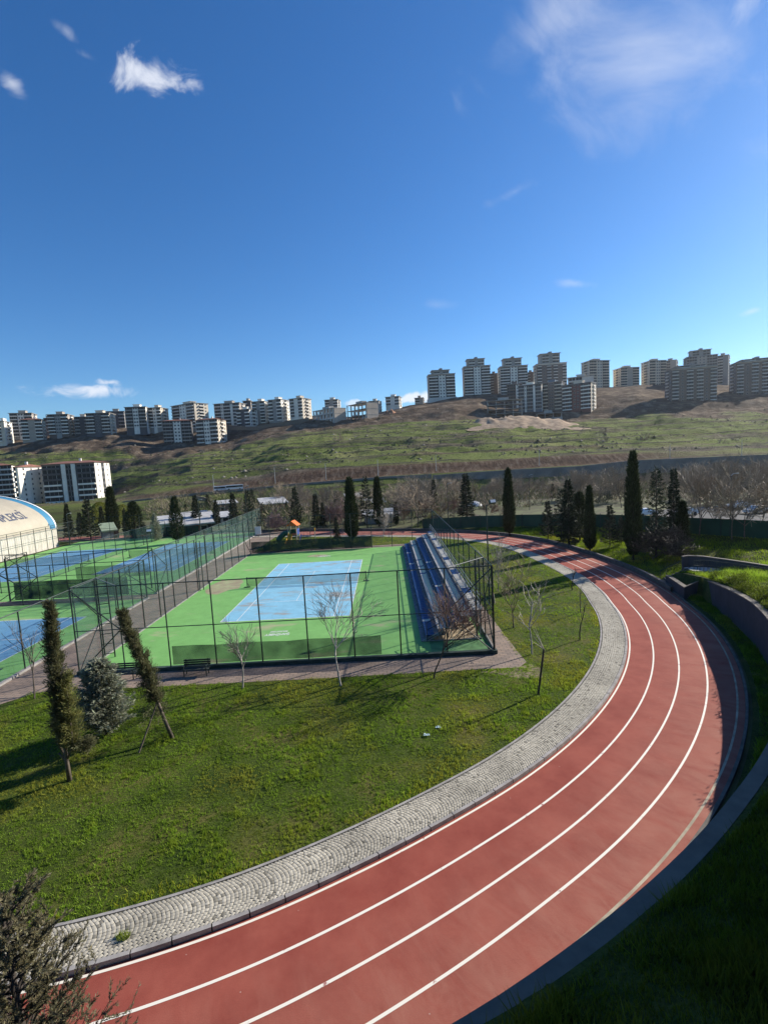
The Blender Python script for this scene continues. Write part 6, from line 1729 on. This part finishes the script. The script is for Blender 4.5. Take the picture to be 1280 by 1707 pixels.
def kiosk(label, pl, pr, pt, pb, D, wall, roof=M_KROOF, slope=.5, depth=6., nm='park_kiosk', win=2, over=.6):
    pc = (pl+pr)/2; W = (pr-pl)*D/FPX; z = zfar(pc, D); zt = zof(pc, D, pt); x, y = far_xy(pc, D); h = max(2.0, zt-z)
    t = thing(nm, label, 'kiosk', (x, y, z), -math.atan2(x-CAM[0], y-CAM[1])+.12)
    mb = MB(); mb.box(-W/2+over, W/2-over, 0, depth, -.5, h-.45); mb.build('wall', wall, t)
    mb = MB(); mb.add([(-W/2, -.8, h-.4), (W/2, -.8, h-.4), (W/2, depth+.8, h+slope), (-W/2, depth+.8, h+slope), (-W/2, -.8, h-.15), (W/2, -.8, h-.15), (W/2, depth+.8, h+slope+.25), (-W/2, depth+.8, h+slope+.25)], [(0, 3, 2, 1), (4, 5, 6, 7), (0, 1, 5, 4), (1, 2, 6, 5), (2, 3, 7, 6), (3, 0, 4, 7)]); mb.build('roof', roof, t)
    for k in range(win):
        put(UW, 'window', t, (-W/2+over+(W-2*over)*(k+.5)/win, 0, h*.3), (1.3, 1, 1.1))
    mb = MB(); mb.box(W*.28, W*.28+.9, -.06, .02, 0, 2.0); mb.build('door', M_BARKD, t)
    return t
kiosk('hut with a broad white roof and brick front behind the left courts', 290, 348, 872, 893, 100, M_BRICK, slope=1.4, depth=8)
kiosk('grey fabric shelter with white top left of the brick hut', 256, 292, 871, 895, 99, M_FAB, slope=.6, win=0)
kiosk('white canopy right of the brick hut among the spruces', 330, 352, 868, 880, 118, M_FAB, slope=1., win=0)
kiosk('brick kiosk with a long white roof in the middle of the park', 430, 476, 838, 858, 152, M_BRICK, slope=.9, depth=9)
kiosk('small white kiosk right of the long roofed one', 495, 510, 842, 856, 155, W_['white'], slope=.2)
kiosk('white roofed hut left of the spike topped cypress', 572, 604, 827, 838, 180, W_['tan'], slope=.5)
kiosk('low pale pavilion behind the spike topped cypress', 604, 640, 836, 852, 150, W_['cream'], slope=.3)
kiosk('grey kiosk with white roof edge behind the far fence', 600, 664, 856, 882, 103, M_FAB, slope=.2, depth=5, win=1)
kiosk('pale shelter half hidden by the conifers right of the hut', 358, 380, 870, 884, 116, W_['lgrey'], slope=.3, win=1)
kiosk('long low brown shed below the cream zigzag wall', 355, 392, 838, 850, 168, W_['brown'], slope=.3)
mb = MB(); mb.lathe([(2.2, 0), (2.2, .6), (2.0, 1.4), (1.4, 2.1), (.6, 2.45), (0, 2.55)], 16); x, y = far_xy(788, 128); tag(mb.build('white_dome', M_WHITE, smooth=True, loc=(x, y, zfar(788, 128))), 'small white dome left of the lone cypress', 'dome')
p = on_plane(431, 895, .1); t = thing('information_board', 'small white board on a post at the end of the lane', 'sign', (p[0], p[1], .1))
mb = MB(); mb.box(-.55, .55, -.04, .04, .5, 1.9); mb.build('board', M_WHITE, t); mb = MB(); mb.tube([(0, .06, 0), (0, .06, 1.8)], .05, 6); mb.build('post', M_STEEL, t)
kiosk('little green canopied stall behind the far left court', 160, 184, 888, 897, 101, M_FAB, roof=mat('sage_canvas', (.25, .31, .22), .8), slope=.8, depth=3, win=0, over=.2)
for px, D, k, lb in ((1074, 92, 0, 'white car behind the green fence right of the tallest cypress'), (1142, 90, 0, 'white car behind the green fence by the narrow cypress'), (1262, 88, 0, 'white car behind the green fence at the right edge'), (1232, 96, 0, 'white car behind the green fence among bare trees')):
    car(lb, px, 0, D, k, .3, base=.03)
kind(flat('parking_ground', [(60, 44), (66, 36), (74, 30), (120, 40), (120, 66), (66, 58)], .02, mat('parking_asphalt', (.07, .07, .07), .9)), 'structure')
def pole(label, px, py, D, h, lamp=True, g=None, r=.07, onplane=False):
    if onplane: b_ = G(px, py); 
    else: x, y = far_xy(px, D); b_ = np.array([x, y, zof(px, D, py) if py else zfar(px, D)])
    t = thing('street_lamp', label, 'street lamp', b_, 0, g); mb = MB(); mb.tube([(0, 0, 0), (0, 0, h)], [r, r*.6], 7); mb.build('pole', M_STEELG if D > 150 else M_STEEL, t)
    if lamp: mb = MB(); mb.tube([(0, 0, h), (.25, 0, h+.2), (.6, 0, h+.25)], .035, 5); mb.box(.5, .85, -.09, .09, h+.2, h+.28); mb.build('lamp_arm', M_STEELG, t)
for px, py, lb in ((354, 819, 'street lamp by the two white buses'), (457, 806, 'street lamp left along the brown bank'), (542, 800, 'street lamp at the middle of the brown bank'), (629, 793, 'street lamp where the brown bank meets the wood'), (726, 785, 'street lamp left above the grey road wall'), (898, 776, 'street lamp above the grey road wall, middle'), (1116, 768, 'pale street lamp above the grey road wall at right'), (1236, 761, 'street lamp at the right end of the grey road wall')):
    pole(lb, px, py, 233, 7.5, r=.13)
for px, py, D, h, lb in ((748, 884, 0, 8., 'dark lamp pole behind the seats fence'), (880, 868, 112, 10, 'thin lamp pole right of the lone cypress'), (1216, 894, 0, 7, 'dark lamp pole among the bare trees at right'), (325, 0, 97, 7, 'slim lamp pole before the brick hut'), (104, 0, 93, 6, 'lamp pole between the hall and the dark conifer'), (405, 0, 100, 9, 'slender pole before the broad dark spruce'), (1040, 0, 84, 6.5, 'lamp pole left of the tallest cypress')):
    pole(lb, px, py, D, h, onplane=(D == 0), r=.07)

# ================================================================== AIR
def haze(density):
    mb = MB(); mb.box(-1750, 1850, -260, 1130, -12, 175)
    m = bpy.data.materials.new('haze'); m.use_nodes = True; nt = m.node_tree; N = nt.nodes
    N.remove(N['Principled BSDF'])
    v = N.new('ShaderNodeVolumePrincipled'); v.inputs['Color'].default_value = (.86, .91, .97, 1); v.inputs['Density'].default_value = density; v.inputs['Anisotropy'].default_value = .45
    nt.links.new(v.outputs[0], N['Material Output'].inputs['Volume'])
    kind(mb.build('haze', m), 'stuff')
haze(.000055)
